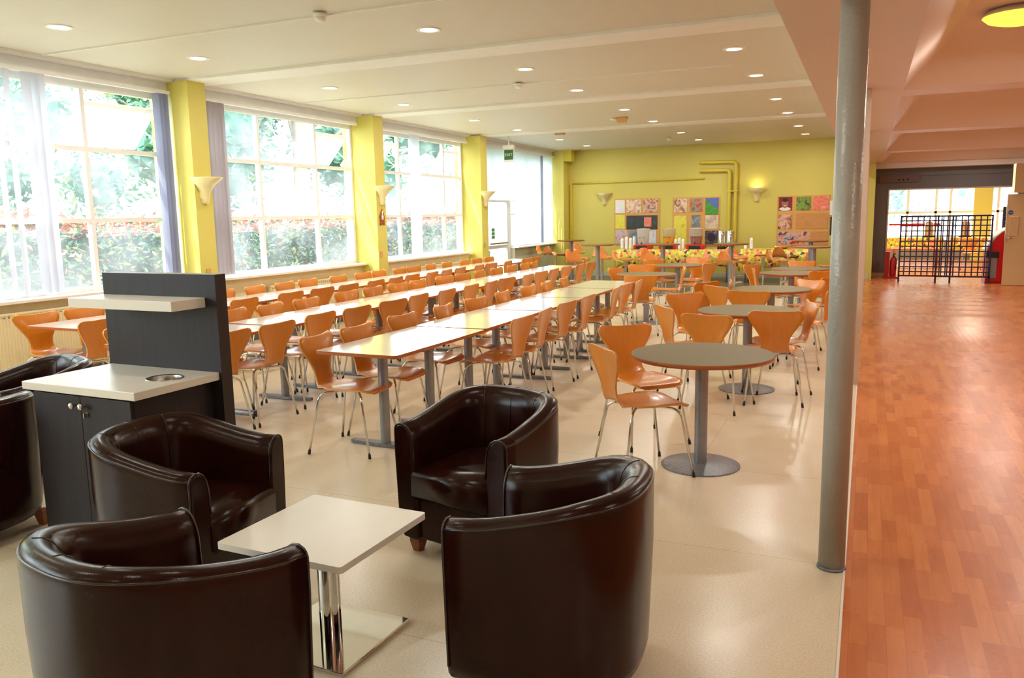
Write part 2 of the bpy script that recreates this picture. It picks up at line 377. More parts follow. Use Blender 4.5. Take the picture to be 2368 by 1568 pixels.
# corridor ceiling: soffit with coffers
def coffer_ceiling():
    bm = bmesh.new(); ys = [-4.3, -.4+.02, 3.95, 4.4, 8.36, 8.79, 12.6, 13.05, 16.9, 17.4, 21.0, 21.42]
    bays = [(-4.0, -.6), (-.1, 3.95), (4.4, 8.36), (8.79, 12.6), (13.05, 16.95), (17.45, 20.9)]
    XL, XR, T = .24, 4.1, 3.0
    def q(*p): bm.faces.new([bm.verts.new(v) for v in p])
    q((-.49, -4, SB), (XL, -4, SB), (XL, 21.4, SB), (-.49, 21.4, SB)); q((XR, -4, SB), (4.6, -4, SB), (4.6, 21.4, SB), (XR, 21.4, SB))
    edges = [b for a in bays for b in a]
    gaps = list(zip(edges[1::2], edges[2::2])) + [(20.9, 21.4)]
    for a, b in gaps: q((XL, a, SB), (XR, a, SB), (XR, b, SB), (XL, b, SB))
    for a, b in bays:
        i = .33; j = .6
        lo = [(XL, a, SB), (XR, a, SB), (XR, b, SB), (XL, b, SB)]; hi = [(XL+i, a+j, T), (XR-i, a+j, T), (XR-i, b-j, T), (XL+i, b-j, T)]
        for k in range(4): q(lo[k], lo[(k+1) % 4], hi[(k+1) % 4], hi[k])
        q(*hi)
    o = obj('ceiling_corridor', bm, M['pink']); tag(o, kind='structure')
    struct('ceiling_corridor_slab', M['plaster'], (-.44, 4.6, -4, 21.4, 3.02, 3.27))
coffer_ceiling()

# column and post between hall and corridor
t = thing('round_column', 'slim round grey painted steel column standing on the edge of the wood floor', 'column', (-.087, 3.79, 0))
bm = bmesh.new(); lathe(bm, [(.0575, 0), (.0575, SB)], 40); obj('shaft', bm, M['column'], t)
bm = bmesh.new(); lathe(bm, [(.0635, 0), (.0615, .012), (.0576, .013)], 40); obj('base_ring', bm, M['castgrey'], t)
struct('trim_2', M['trim'], (-.17, -.02, 8.06, 8.25, 0, SB), bev=.004)
struct('trim_3', M['trim'], (-.17, -.02, 12.36, 12.55, 0, SB), bev=.004)
struct('trim_4', M['trim'], (-.17, -.02, 16.6, 16.8, 0, SB), bev=.004)

# ---- window wall
struct('wall_left', M['cream'], (-7.9, XW, -4, 15.5, 0, .86))
struct('wall_left_far', M['palegreen'], (-7.9, XW, 17.62, 20.6, 0, .86))
struct('wall_left_stub', M['palegreen'], (-7.9, XW, 15.5, 16.25, 0, .86))
struct('wall_left_head', M['frame'], (-7.9, XW, -4, 20.6, 3.13, H+.05))
struct('baseboard_left', M['greywall'], (XW, XW+.015, -4, 16.2, 0, .11))
for i, (a, b) in enumerate(((-4, -.4), (-.1, 3.45), (3.78, 7.4), (7.68, 11.28), (11.56, 15.18), (17.62, 20.2))):
    o = struct('window_sill_board', M['sill'], (-7.78, -7.52, a, b, .86, .892), bev=.006)
PX = -7.3
for k, (a, b) in enumerate(((-.4, -.1), (3.5, 3.78), (7.4, 7.68), (11.28, 11.56), (15.2, 15.5), (20.15, 20.6))):
    struct('wall_pier', M['yellow'], (-7.9, PX, a, b, 0, H-.03 if k < 5 else H))
XG = -7.76
def window(idx, y0, y1, cols, opens, z0=.892, z1=3.13):
    w = bpy.data.objects.new('window_%d' % idx, None); C.objects.link(w); w['kind'] = 'structure'
    f = .05; bm = bmesh.new(); d0, d1 = XG-.03, XG+.035
    zt = [z0+f, 1.65, 2.41, z1-.09]
    box(bm, d0, d1, y0, y1, z0, z0+f); box(bm, d0, d1, y0, y1, z1-.09, z1); 
    box(bm, d0, d1, y0, y0+f, z0+f, z1-.09); box(bm, d0, d1, y1-f, y1, z0+f, z1-.09)
    xs = [y0] + list(cols) + [y1]
    for c in cols: box(bm, d0, d1, c-f/2, c+f/2, z0+f, z1-.09)
    for i in range(len(xs)-1):
        for z in (1.65, 2.41): box(bm, d0+.005, d1-.002, xs[i]+f/2, xs[i+1]-f/2, z-f/2, z+f/2)
    obj('window_frame', bm, M['frame'], w)
    bm = bmesh.new()
    for i in range(len(xs)-1):
        for j in range(3):
            if j == 2 and i in opens: continue
            a, b = xs[i]+.03, xs[i+1]-.03; za = (zt[j], zt[j+1])
            bm.faces.new([bm.verts.new(p) for p in ((XG, a, za[0]), (XG, b, za[0]), (XG, b, za[1]), (XG, a, za[1]))])
    obj('panes', bm, M['glass'], w)
    for i in opens:
        a, b = xs[i]+.035, xs[i+1]-.035; L = .58; ang = math.radians(42 if opens[i] is None else opens[i]); s, c = math.sin(ang), math.cos(ang); g = .045
        o = bpy.data.objects.new('sash', None); C.objects.link(o); o.parent = w; o.location = (XG-.03, 0, z1-.2); o.rotation_euler = (0, ang, 0)
        bm = bmesh.new(); box(bm, -.02, .02, a, b, -g, 0); box(bm, -.02, .02, a, b, -L, -L+g); box(bm, -.02, .02, a, a+g, -L+g, -g); box(bm, -.02, .02, b-g, b, -L+g, -g)
        obj('sash_frame', bm, M['frame'], o)
        bm = bmesh.new(); bm.faces.new([bm.verts.new(p) for p in ((0, a+g, -L+g), (0, b-g, -L+g), (0, b-g, -g), (0, a+g, -g))]); obj('sash_pane', bm, M['glass'], o)
        bm = bmesh.new(); tube(bm, [(XG, b+.01, 2.50), (XG-.03-.3*s, b-.01, z1-.2-.3*c)], .008, 6); obj('stay', bm, M['frame'], w)
window(1, 3.78, 7.40, (5.12, 6.33), {2: None})
window(2, 7.68, 11.28, (9.06, 10.32), {2: None})
window(3, 11.56, 15.18, (12.72, 13.2, 14.4), {0: None, 3: 30})
window(4, -.1, 3.5, (1.1, 2.3), {}); window(5, -4, -.4, (-2.8, -1.6), {})
# far bay: glazed exit door and window beyond it
w = bpy.data.objects.new('door_1', None); C.objects.link(w); w['kind'] = 'structure'
bm = bmesh.new()
for d in ((16.25, 16.33, 0, 2.0), (17.54, 17.62, 0, 2.0), (16.33, 17.54, 1.93, 2.0), (16.33, 16.42, .05, 1.93), (17.45, 17.54, .05, 1.93), (16.42, 17.45, .05, .25), (16.42, 17.45, .88, .96)): box(bm, XG-.03, XG+.03, *d)
obj('door_frame', bm, M['frame'], w)
bm = bmesh.new(); bm.faces.new([bm.verts.new(p) for p in ((XG, 16.42, .25), (XG, 17.45, .25), (XG, 17.45, 1.93), (XG, 16.42, 1.93))]); obj('panes', bm, M['glass'], w)
bx('push_bar', M['steel'], (XG+.05, XG+.08, 16.45, 17.4, .98, 1.02), w)
window(6, 17.62, 20.15, (18.45, 19.3), {}); window(7, 15.5, 16.25, (), {}, .892, 3.13)
w = bpy.data.objects.new('window_8', None); C.objects.link(w); w['kind'] = 'structure'
bm = bmesh.new(); box(bm, XG-.03, XG+.03, 16.25, 17.62, 2.0, 2.05); box(bm, XG-.03, XG+.03, 16.25, 17.62, 3.04, 3.13); obj('window_frame', bm, M['frame'], w)
bm = bmesh.new(); bm.faces.new([bm.verts.new(p) for p in ((XG, 16.25, 2.05), (XG, 17.62, 2.05), (XG, 17.62, 3.04), (XG, 16.25, 3.04))]); obj('panes', bm, M['glass'], w)

# blinds
def blind(label, y0, y1, slats, mats, z0=.93):
    t = thing('vertical_blind', label, 'blind', (-7.58, 0, 0))
    bx('headrail', M['frame'], (-.03, .03, y0, y1, 3.09, 3.13), t)
    for y, a, mi in slats:
        bm = bmesh.new(); n = 4; w = .089; r0 = []
        ca, sa = math.cos(a), math.sin(a)
        for z in (z0, 3.09):
            row = []
            for k in range(n+1):
                u = (k/n-.5)*w; v = .006*math.cos(PI*(k/n-.5)); row.append(bm.verts.new((u*sa+v*ca, y+u*ca-v*sa, z)))
            r0.append(row)
        for k in range(n): bm.faces.new((r0[0][k], r0[0][k+1], r0[1][k+1], r0[1][k])).smooth = True
        obj('slat', bm, mats[mi], t)
    return t
mm = (M['slat'], M['slatdark'])
blind('white vertical blind of loose slats over the nearest window', 3.8, 7.38,
      [(y, -.42 + .12*math.sin(i*1.7), 2) for i, y in enumerate((4.62, 4.8, 4.96, 5.12, 5.27, 5.40))] + [(y, .5+.2*math.sin(i*2.1), 2) for i, y in enumerate((5.60, 5.68, 5.75))] +
      [(7.24, 1.0, 1), (7.28, 1.2, 1), (7.31, .8, 1), (7.35, .4, 0), (7.19, 1.3, 1)], mm + (M['slatmid'],))
blind('grey vertical blind bunched at the near end of the second window', 7.7, 11.2, [(y, .45+.1*(i % 3), i % 2) for i, y in enumerate((7.78, 7.86, 7.94, 8.02, 8.10, 8.17, 8.22))], (M['slatgrey'], M['slatgrey']))
blind('white vertical blind bunched in the middle of the third window', 11.58, 15.1, [(y, .5, 0) for y in (12.94, 12.99, 13.04, 13.09, 13.14)], mm)
blind('closed white vertical blind beyond the glazed exit door', 17.62, 20.14, [(17.67+.084*i, .12+.08*(i % 2), 1 if i in (19, 20) else 0) for i in range(29)], mm)
blind('closed white vertical blind drawn above the glazed exit door', 15.52, 17.6, [(15.57+.086*i, .12, 0) for i in range(24)], mm, 1.97)

# radiators
def radiator(y0, y1, z0, z1, label):
    t = thing('radiator', label, 'radiator', (XW+.06, (y0+y1)/2, z0)); L = (y1-y0)/2; h = z1-z0
    bm = bmesh.new(); n = int(L*2/.033)
    pr = []
    for i in range(n+1):
        y = -L+2*L*i/n
        for dy, dx in ((0, .018), (.010, .018), (.0165, .026), (.0265, .026)):
            if y+dy <= L: pr.append((dx, y+dy))
    poly = pr + [(-.02, L), (-.02, -L)]
    prism(bm, poly, .02, h-.02); obj('panel', bm, M['radiator'], t)
    bm = bmesh.new(); box(bm, -.022, .03, -L, L, h-.02, h, bev=.004); obj('top_grille', bm, M['radiator'], t)
    bm = bmesh.new()
    k = int(L*2/.05)
    for i in range(k): box(bm, .0262, .0272, -L+.03+i*.05, -L+.05+i*.05, h-.045, h-.035)
    obj('slots', bm, M['greywall'], t)
    bm = bmesh.new(); tube(bm, [(0, -L+.05, -z0+.11), (0, -L+.05, .02)], .012, 8); tube(bm, [(0, L-.05, -z0+.11), (0, L-.05, .02)], .012, 8); obj('pipe', bm, M['radiator'], t)
radiator(4.1, 6.3, .14, .775, 'long cream panel radiator under the nearest window')
radiator(8.9, 10.7, .14, .72, 'cream panel radiator under the second window')
radiator(12.6, 14.6, .14, .72, 'cream panel radiator under the third window')

# ---- far wall pipes
t = thing('heating_pipes', 'pair of thick yellow painted pipes turning down the far wall', 'pipe', (0, YF, 0))
for pts in ([(-3.85, -.07, 2.83), (-2.99, -.07, 2.81), (-2.99, -.07, .9), (-2.99, 0, .88)], [(-3.85, -.07, 2.63), (-3.14, -.07, 2.62), (-3.14, -.07, .95), (-3.14, 0, .93)]):
    bm = bmesh.new(); tube(bm, fillet([(-3.85, 0, pts[0][2])] + pts, .09), .042, 14); obj('pipe', bm, M['yellowp'], t)
bm = bmesh.new(); box(bm, -3.2, -2.93, -.12, 0, 2.1, 2.13); obj('bracket', bm, M['yellowp'], t)
t = thing('wall_conduit', 'thin yellow conduit running level along the far wall', 'conduit', (0, YF, 0))
bm = bmesh.new(); tube(bm, [(-3.75, -.03, 2.44), (-5.6, -.03, 2.43), (-7.2, -.03, 2.42)], .018, 8); obj('pipe', bm, M['yellowp'], t)
bm = bmesh.new(); box(bm, -7.27, -7.2, -.05, 0, .1, 2.42); obj('trunking', bm, M['yellowp'], t)
bm = bmesh.new(); lathe(bm, [(.03, -.03), (.03, .03)], 10, -4.3, -.03, 2.44); obj('coupling', bm, M['yellowp'], t)
t = thing('junction_box', 'yellow junction box at the top of the far corner pier', 'box', (-7.2, 20.3, 3.1))
bx('cover', M['yellowp'], (-.1, .12, -.16, .1, -.12, .17), t, bev=.01)

# ---- sconces
def sconce(loc, rz, label, s=1.0):
    t = thing('wall_sconce', label, 'wall lamp', loc, rz, 'cream uplighter sconces')
    bm = bmesh.new(); n = 24; prof = [(.040, -.305), (.052, -.29), (.058, -.23), (.070, -.17), (.125, -.085), (.215, 0)]
    rings = []
    for r, z in prof:
        rings.append([bm.verts.new((r*math.cos(PI*k/n)*s, (r*math.sin(PI*k/n)*1.15)*s, z*s)) for k in range(n+1)])
    for a, b in zip(rings, rings[1:]):
        for k in range(n): bm.faces.new((a[k], a[k+1], b[k+1], b[k])).smooth = True
    bm.faces.new(rings[0])
    o = obj('shade', bm, M['sconce'], t); sd = o.modifiers.new('thick', 'SOLIDIFY'); sd.thickness = .006
    bm = bmesh.new(); box(bm, -.07*s, .07*s, 0, .012, -.24*s, -.03*s); obj('back_plate', bm, M['sconce'], t)
    bm = bmesh.new(); lathe(bm, [(.02, -.11), (.028, -.07), (.02, -.04)], 12, 0, .06); obj('bulb', bm, M['cup'], t)
    return t
sconce((PX, 7.54, 2.13), -PI/2, 'cream uplighter sconce on the nearest yellow window pier')
sconce((PX, 11.42, 2.13), -PI/2, 'cream uplighter sconce above the small plaque on the second yellow pier')
sconce((PX, 15.35, 2.12), -PI/2, 'cream uplighter sconce on the yellow pier beside the glazed exit door')
for x, l in ((-6.33, 'yellow uplighter sconce on the far wall near the window corner'), (-2.5, 'yellow uplighter sconce on the far wall between pipes and picture board')):
    sconce((x, YF, 2.15), PI, l)
area('sconce_glow', (-2.5, YF-.1, 2.17), .12, 1.2, (1, .85, .45), rot=(PI, 0, 0))

# plaque, switches
t = thing('wall_plaque', 'small dark red arched plaque on the second yellow pier', 'plaque', (PX, 11.42, 1.53))
bm = bmesh.new(); pl = [(-.07, -.02), (.07, -.02), (.07, .11), (.05, .17), (0, .235), (-.05, .17), (-.07, .11)]
a = [bm.verts.new((0, y, z)) for y, z in pl]; b = [bm.verts.new((.012, y, z)) for y, z in pl]
bm.faces.new(a[::-1]); bm.faces.new(b)
for i in range(7): bm.faces.new((a[i], a[(i+1) % 7], b[(i+1) % 7], b[i]))
obj('plate', bm, blotch('plaque_paint', [(60, 20, 30), (90, 30, 26), (210, 110, 50), (60, 40, 60)], 26), t)
bm = bmesh.new(); lathe(bm, [(.022, 0), (.03, .05), (.016, .09), (.02, .12), (.004, .15)], 12, .016, .0, .06, .35, 1); obj('figure', bm, M['paper'], t)
for y, z, n in ((7.52, .95, 'nearest'), (11.36, .98, 'second'), (15.3, .98, 'third')):
    o = bx('wall_switch', M['tan'], (PX, PX+.012, y-.035, y+.035, z, z+.1), bev=.003); tag(o, 'small tan switch plate low on the %s yellow window pier' % n, 'switch', 'switch plates on the piers')

# ---- ceiling fittings
def downlight(x, y, label):
    t = thing('downlight', label, 'ceiling light', (x, y, H), 0, 'recessed ceiling downlights')
    bm = bmesh.new(); lathe(bm, [(.075, .004), (.078, -.006), (.105, -.009), (.112, -.002), (.112, .0)], 32, closed=False); obj('trim_ring', bm, M['frame'], t)
    bm = bmesh.new(); lathe(bm, [(.076, -.004), (.04, -.0045), (.005, -.0045)], 24, closed=False); obj('lens', bm, M['lens'], t)
    return t
COLS = ((-6.35, 'window side'), (-3.66, 'middle'), (-1.34, 'corridor side'))
ROWS = (5.05, 6.62, 8.85, 10.66, 13.0, 14.9, 17.3, 19.2)
ORD = ['first', 'second', 'third', 'fourth', 'fifth', 'sixth', 'seventh', 'eighth', 'ninth', 'tenth', 'eleventh', 'twelfth', 'thirteenth', 'fourteenth', 'fifteenth', 'sixteenth', 'seventeenth', 'eighteenth', 'nineteenth', 'twentieth']
dl = None
for x, nm in COLS:
    k = 0
    for y in ROWS:
        if y < 6 and x > -5: continue
        if x > -2 and y < 8: continue
        lab = 'round lit ceiling downlight, %s from the front in the %s line' % (ORD[k], nm); k += 1
        if dl is None: dl = downlight(x, y, lab)
        else: dup(dl, (x, y, H), 0, lab)
        area('downlight_and_fill', (x, y, H-.02), .14, 15)
for x in (-6.3, -3.7, -1.4):
    for y in (1.0, 3.0, -1.5): area('downlight_and_fill', (x, y, H-.02), .14, 6)  # unseen lights without fittings, added as fill from behind
def conduit(y, x0, x1, i, lab):
    t = thing('ceiling_conduit', lab, 'conduit', (0, y, H))
    bx('trunking', M['plaster'], (x0, x1, -.008, .008, -.014, 0), t)
conduit(5.75, -7.5, -.5, 0, 'thin white ceiling conduit carrying the nearest smoke detector')
conduit(9.75, -7.5, -1.5, 1, 'thin white ceiling conduit carrying the second smoke detector')
def detector(x, y, lab, m2=None):
    t = thing('smoke_detector', lab, 'smoke detector', (x, y, H-.014), 0, 'ceiling smoke detectors')
    bm = bmesh.new(); lathe(bm, [(.055, 0), (.055, -.022), (.045, -.026)], 24); obj('base', bm, M['plaster'], t)
    bm = bmesh.new(); lathe(bm, [(.04, -.026), (.044, -.05), (.03, -.06), (.012, -.062)], 24); obj('sensor_head', bm, m2 or M['plaster'], t)
detector(-4.12, 5.66, 'white domed smoke detector on the nearest thin ceiling conduit')
detector(-4.1, 9.68, 'white domed smoke detector on the second thin ceiling conduit')
detector(-4.12, 18.2, 'small white smoke detector on the ceiling near the far wall')
t = thing('alarm_sounder', 'tan ceiling alarm sounder beside a white disc over the middle row', 'alarm', (-4.0, 14.0, H))
bx('housing', M['tan'], (-.07, .11, -.06, .06, -.09, 0), t, bev=.01); bm = bmesh.new(); lathe(bm, [(.06, 0), (.06, -.03), (.04, -.04)], 20, -.15, .03); obj('disc', bm, M['plaster'], t)
t = thing('alarm_beacon', 'small orange ceiling beacon near the third beam', 'alarm', (-5.85, 15.95, H)); bx('housing', M['tan'], (-.1, .1, -.05, .05, -.04, 0), t, bev=.008)

# corridor lamps
def corridor_lamp(x, y, lab):
    t = thing('ceiling_lamp', lab, 'ceiling lamp', (x, y, 3.0), 0, 'round corridor ceiling lamps')
    bm = bmesh.new(); lathe(bm, [(.2, 0), (.235, -.03), (.24, -.045)], 40); obj('rim', bm, M['frame'], t)
    bm = bmesh.new(); lathe(bm, [(.232, -.046), (.2, -.075), (.13, -.095), (.02, -.102)], 40); obj('diffuser', bm, M['lampglow'], t)
    area('corridor_lamp_and_fill', (x, y, 2.88), .4, 24, (1, .94, .86))
corridor_lamp(.92, 6.95, 'round glowing yellow ceiling lamp in the nearest corridor coffer')
for y, l in ((11.0, 'second'), (15.3, 'third'), (19.4, 'last')): corridor_lamp(2.2, y, 'round yellow ceiling lamp in the %s corridor coffer from the column' % l)
for x, y in ((2.6, 6.95), (2.2, 2.2), (2.2, -1.5)): area('corridor_lamp_and_fill', (x, y, 2.9), .4, 24, (1, .94, .86))  # bare lights out of view, added as fill along the corridor

# exit sign
t = thing('exit_sign', 'green exit sign hanging from the ceiling near the glazed door', 'sign', (-7.02, 16.0, 2.79))
M['green'] = mat('exit_sign_green', (60, 110, 72), .4)
bx('sign_panel', M['green'], (-.1, .1, -.012, .012, 0, .2), t, bev=.003); bx('lamp_box', M['plaster'], (-.12, .12, -.04, .04, .22, .3), t)
bx('base_strip', M['paper'], (-.1, .1, -.013, .013, -.045, -.002), t)
bx('hanger', M['frame'], (-.01, .01, -.01, .01, .3, .48), t)
text('lettering', 'EXIT', .085, M['paper'], t, (0, -.0135, .1), (PI/2, 0, 0))
t = thing('door_notice', 'green and white fire exit notice on the glazed door', 'sign', (XG+.035, 16.65, 1.1))
bx('sheet', M['paper'], (0, .003, -.09, .09, 0, .26), t); M['green2'] = mat('notice_green', (30, 150, 90), .4)
for k in range(3): bx('stripe', M['green2'], (.003, .005, -.085, .085, .02+.08*k, .075+.08*k), t)

# ================================================================== FURNITURE
# ---- plywood dining chair. local +Y = direction it faces
def shell_mesh(prof, thick=.011, concave=.018):
    """prof: list of (y, z, half_width, curve) from the seat's front edge to the top of the back"""
    # resample
    bm = bmesh.new(); n = 12; rows = []
    P = prof
    for i, (y, z, w, cv) in enumerate(P):
        a = P[max(i-1, 0)]; b = P[min(i+1, len(P)-1)]
        t = Vector((0, b[0]-a[0], b[1]-a[1])).normalized(); nrm = Vector((0, -t.z, t.y))   # up for the seat, forward for the back
        if nrm.z < 0 and abs(t.z) < .5: nrm = -nrm
        row = []
        for k in range(n+1):
            u = -1+2*k/n
            row.append((Vector((u*w, y, z)) + nrm*cv*u*u, nrm))
        rows.append(row)
    top, bot = [], []
    for row in rows:
        top.append([bm.verts.new(p+nn*thick/2) for p, nn in row]); bot.append([bm.verts.new(p-nn*thick/2) for p, nn in row])
    R = len(rows)
    for i in range(R-1):
        for k in range(n):
            f = bm.faces.new((top[i][k], top[i][k+1], top[i+1][k+1], top[i+1][k])); f.smooth = True
            f = bm.faces.new((bot[i][k], bot[i+1][k], bot[i+1][k+1], bot[i][k+1])); f.smooth = True
    def rim(a, b, c, d): f = bm.faces.new((a, b, c, d)); f.material_index = 1
    for i in range(R-1):
        rim(top[i][0], top[i+1][0], bot[i+1][0], bot[i][0]); rim(top[i][n], bot[i][n], bot[i+1][n], top[i+1][n])
    for k in range(n):
        rim(top[0][k], bot[0][k], bot[0][k+1], top[0][k+1]); rim(top[-1][k], top[-1][k+1], bot[-1][k+1], bot[-1][k])
    return bm
def chair_profile():
    key = [(.238, .424, .10), (.236, .430, .135), (.228, .437, .165), (.208, .444, .186), (.175, .449, .199), (.12, .452, .205), (.05, .447, .205), (-.03, .443, .198), (-.10, .444, .180), (-.15, .451, .156), (-.182, .470, .132), (-.200, .500, .114),
           (-.209, .535, .108), (-.216, .58, .116), (-.225, .63, .142), (-.234, .68, .176), (-.242, .72, .202), (-.249, .755, .218), (-.254, .78, .223), (-.258, .798, .216), (-.260, .811, .200), (-.261, .820, .172)]
    out = []
    for i, (y, z, w) in enumerate(key):
        cv = (.004 if y > .2 else .009 if y > .1 else .014) if z < .47 else .021
        out.append((y, z, w, cv))
    return out
def make_chair(label, group):
    t = thing('dining_chair', label, 'chair', (0, 0, 0), 0, group)
    bm = shell_mesh(chair_profile())
    # concave top edge: push the last rows down in the middle
    for v in bm.verts:
        if v.co.z > .70:
            k = (v.co.z-.70)/.12; u = min(1, abs(v.co.x)/.2); v.co.z -= .015*k*(1-u*u)
    obj('seat_shell', bm, [M['ply'], M['ply_edge']], t)
    bm = bmesh.new(); box(bm, -.07, .07, -.08, .08, .420, .438, bev=.004); obj('seat_bracket', bm, M['chrome'], t)
    for sx in (-1, 1):
        for sy in (-1, 1):
            yy = .235 if sy > 0 else -.235
            pts = fillet([(sx*.02, sy*.05, .424), (sx*.155, sy*.14, .424), (sx*.185, sy*.165, .395), (sx*.235, yy, .0)], .045, 5)
            bm = bmesh.new(); tube(bm, pts, .0082, 8); l = obj('leg', bm, M['chrome'], t)
            bm = bmesh.new(); tube(bm, [(sx*.2315, yy*.985, .03), (sx*.2352, yy, 0)], .0102, 8); obj('rubber_foot', bm, M['rubber'], l)
    return t
CHAIR = None
def chair(bxy, deg, label, group):
    """bxy: where the top of the back stands; deg: heading"""
    global CHAIR
    a = math.radians(deg); h = Vector((math.cos(a), math.sin(a))); o = Vector(bxy) + h*.255; rz = a-PI/2
    if CHAIR is None:
        CHAIR = make_chair(label, group); CHAIR.location = (o.x, o.y, 0); CHAIR.rotation_euler = (0, 0, rz)
        kids(CHAIR)
    else: dup(CHAIR, (o.x, o.y, 0), rz, label, group)

ROWCH = {
 ('window', 'window side'): (-7.0, 0, [5.04, 5.55, 6.2, 6.8, 7.42, 8.0, 8.57, 9.08, 9.73, 10.37, 10.87, 11.44, 11.95, 12.5, 13.05, 13.76, 14.3, 14.85]),
 ('window', 'room side'): (-5.98, 180, [4.86, 5.45, 6.02, 6.63, 7.38, 7.95, 8.46, 9.08, 9.57, 10.1, 10.6, 11.1, 11.6, 12.25, 12.8, 13.4, 14.34, 14.85]),
 ('middle', 'window side'): (-5.36, 0, [4.6, 5.2, 5.8, 6.3, 6.86, 7.65, 8.2, 8.74, 9.25, 9.92, 10.46, 11.1, 11.7, 12.3, 12.85, 13.3]),
 ('middle', 'room side'): (-4.34, 180, [4.6, 5.12, 5.76, 6.27, 6.9, 7.46, 8.05, 8.68, 9.2, 9.78, 10.38, 10.95, 11.5, 12.05, 12.7, 13.3]),
 ('aisle', 'window side'): (-3.57, 0, [4.66, 5.17, 5.9, 6.63, 7.3, 8.0, 8.7, 9.27, 9.94]),
 ('aisle', 'corridor side'): (-2.55, 180, [5.97, 6.5, 7.12, 7.74, 8.6, 9.1, 9.6]),
}
rr = random.Random(3)
for (row, side), (x, deg, ys) in ROWCH.items():
    for i, y in enumerate(ys):
        dd = rr.uniform(-8, 8); dx = rr.uniform(-.03, .03)
        if row == 'aisle' and side == 'window side' and i == 0: dd = 6; dx = .02
        if row == 'middle' and i < 2: dd = rr.uniform(-4, 4)
        chair((x+dx, y), deg+dd, 'orange plywood chair on the %s of the %s table row, %s from the front' % (side, row, ORD[i]), 'plywood chairs along the long table rows')
G2 = 'plywood chairs around the round tables'
for p, d, l in [
 ((-1.445, 4.72), 40, 'pale orange plywood chair seen side on at the nearest round table'),
 ((-1.60, 5.75), -45, 'orange plywood chair facing the camera behind the nearest round table'),
 ((-1.15, 6.52), 78, 'orange plywood chair with its back showing just above the nearest round table top'),
 ((-.66, 6.90), 100, 'orange plywood chair with its back to the camera at the second round table'),
 ((-.45, 7.70), 198, 'pale plywood chair facing left at the second round table beside the column'),
 ((-1.59, 6.99), 35, 'orange plywood chair half hidden behind the chairs left of the second round table'),
 ((-1.67, 8.24), -50, 'orange plywood chair standing behind the second round table on its window side'),
 ((-1.10, 8.60), 86, 'orange plywood chair with its back to the camera at the third round table'),
 ((-1.50, 9.10), 48, 'orange plywood chair at the third round table, behind the back of the nearer one'),
 ((-1.45, 9.85), 8, 'pale plywood chair turned side on at the window side of the third round table'),
 ((-.60, 10.12), 228, 'pale plywood chair facing the camera beyond the third round table'),
 ((-.33, 8.90), 168, 'orange plywood chair partly hidden by the column near the third round table'),
 ((-.40, 10.55), 150, 'orange plywood chair behind the column between third and fourth round tables'),
 ((-1.45, 11.94), 12, 'pale narrow looking plywood chair beside the fourth round table'),
 ((-1.60, 12.95), -28, 'orange plywood chair behind the pale one at the fourth round table'),
 ((-.52, 11.70), 118, 'orange plywood chair back against the fourth round table by the column'),
 ((-.96, 13.95), -92, 'orange plywood chair facing the camera behind the fifth round table'),
 ((-2.72, 10.45), 104, 'wide orange plywood chair back in front of the window side round tables'),
 ((-3.49, 11.97), -14, 'reddish brown plywood chair at the end of the aisle table row'),
 ((-3.30, 12.75), -66, 'pale orange plywood chair behind the nearer window side round table'),
 ((-3.45, 14.2), -45, 'orange plywood chair behind the farther window side round table, nearer the windows'),
 ((-2.56, 12.38), 196, 'pale plywood chair seen side on at the nearer window side round table'),
 ((-2.75, 14.50), -100, 'orange plywood chair behind the farther window side round table, nearer the corridor'),
 ((-2.32, 13.19), 160, 'orange plywood chair with dark back at the farther window side round table'),
 ((-1.72, 9.6), 150, 'orange plywood chair seen edge on between the aisle row and third round table'),
]:
    chair(p, d, l, G2)

# ---- rectangular tables
def leg_T(bm_post, bm_foot, y, tubefoot=False):
    lathe(bm_post, [(.036, .0), (.036, .705)], 20, 0, y)
    if tubefoot: tube(bm_foot, [(-.29, y, .045), (.29, y, .045)], .026, 14)
    else:
        pl = [(-.29, y-.022), (-.06, y-.045), (.06, y-.045), (.29, y-.022), (.29, y+.022), (.06, y+.045), (-.06, y+.045), (-.29, y+.022)]
        prism(bm_foot, pl, .004, .026)
def rect_table(x, y0, y1, label, rz=0, tubefoot=False, w=.66):
    L = y1-y0; t = thing('dining_table', label, 'table', (x, (y0+y1)/2, 0), rz, 'rectangular tables pushed into long rows')
    bm = bmesh.new(); h = L/2-.004; box(bm, -w/2, w/2, -h, h, .705, .728); 
    es = [e for e in bm.edges if abs(e.verts[0].co.z-e.verts[1].co.z) > .01]; bmesh.ops.bevel(bm, geom=es, offset=.03, segments=4, affect='EDGES', profile=.5)
    for f in bm.faces:
        if abs(f.normal.z) < .5: f.material_index = 1
    bm.normal_update()
    for f in bm.faces: f.material_index = 0 if f.normal.z > .5 else 1
    obj('table_top', bm, [M['lamwhite'], M['plyband']], t)
    for s in (-1, 1):
        a = bmesh.new(); b = bmesh.new(); leg_T(a, b, s*(h-.33), tubefoot)
        l = obj('leg', a, M['greymetal'], t, autosmooth=True); obj('foot_bar', b, M['greymetal'] if tubefoot else M['castgrey'], l, autosmooth=tubefoot)
        bm = bmesh.new(); box(bm, -.2, .2, s*(h-.33)-.03, s*(h-.33)+.03, .698, .705); obj('mounting_plate', bm, M['castgrey'], l)
        if tubefoot:
            bm = bmesh.new()
            for q in (-1, 1): tube(bm, [(q*.285, s*(h-.33), .045), (q*.30, s*(h-.33), .045)], .027, 14); lathe(bm, [(.014, 0), (.014, .02)], 10, q*.26, s*(h-.33))
            obj('end_caps', bm, M['black'], l)
    return t
A0 = 4.8
for k in range(9): rect_table(-6.5, A0+1.2*k, A0+1.2*(k+1), 'pale laminate table, %s from the front in the row along the windows' % ORD[k], w=.67)
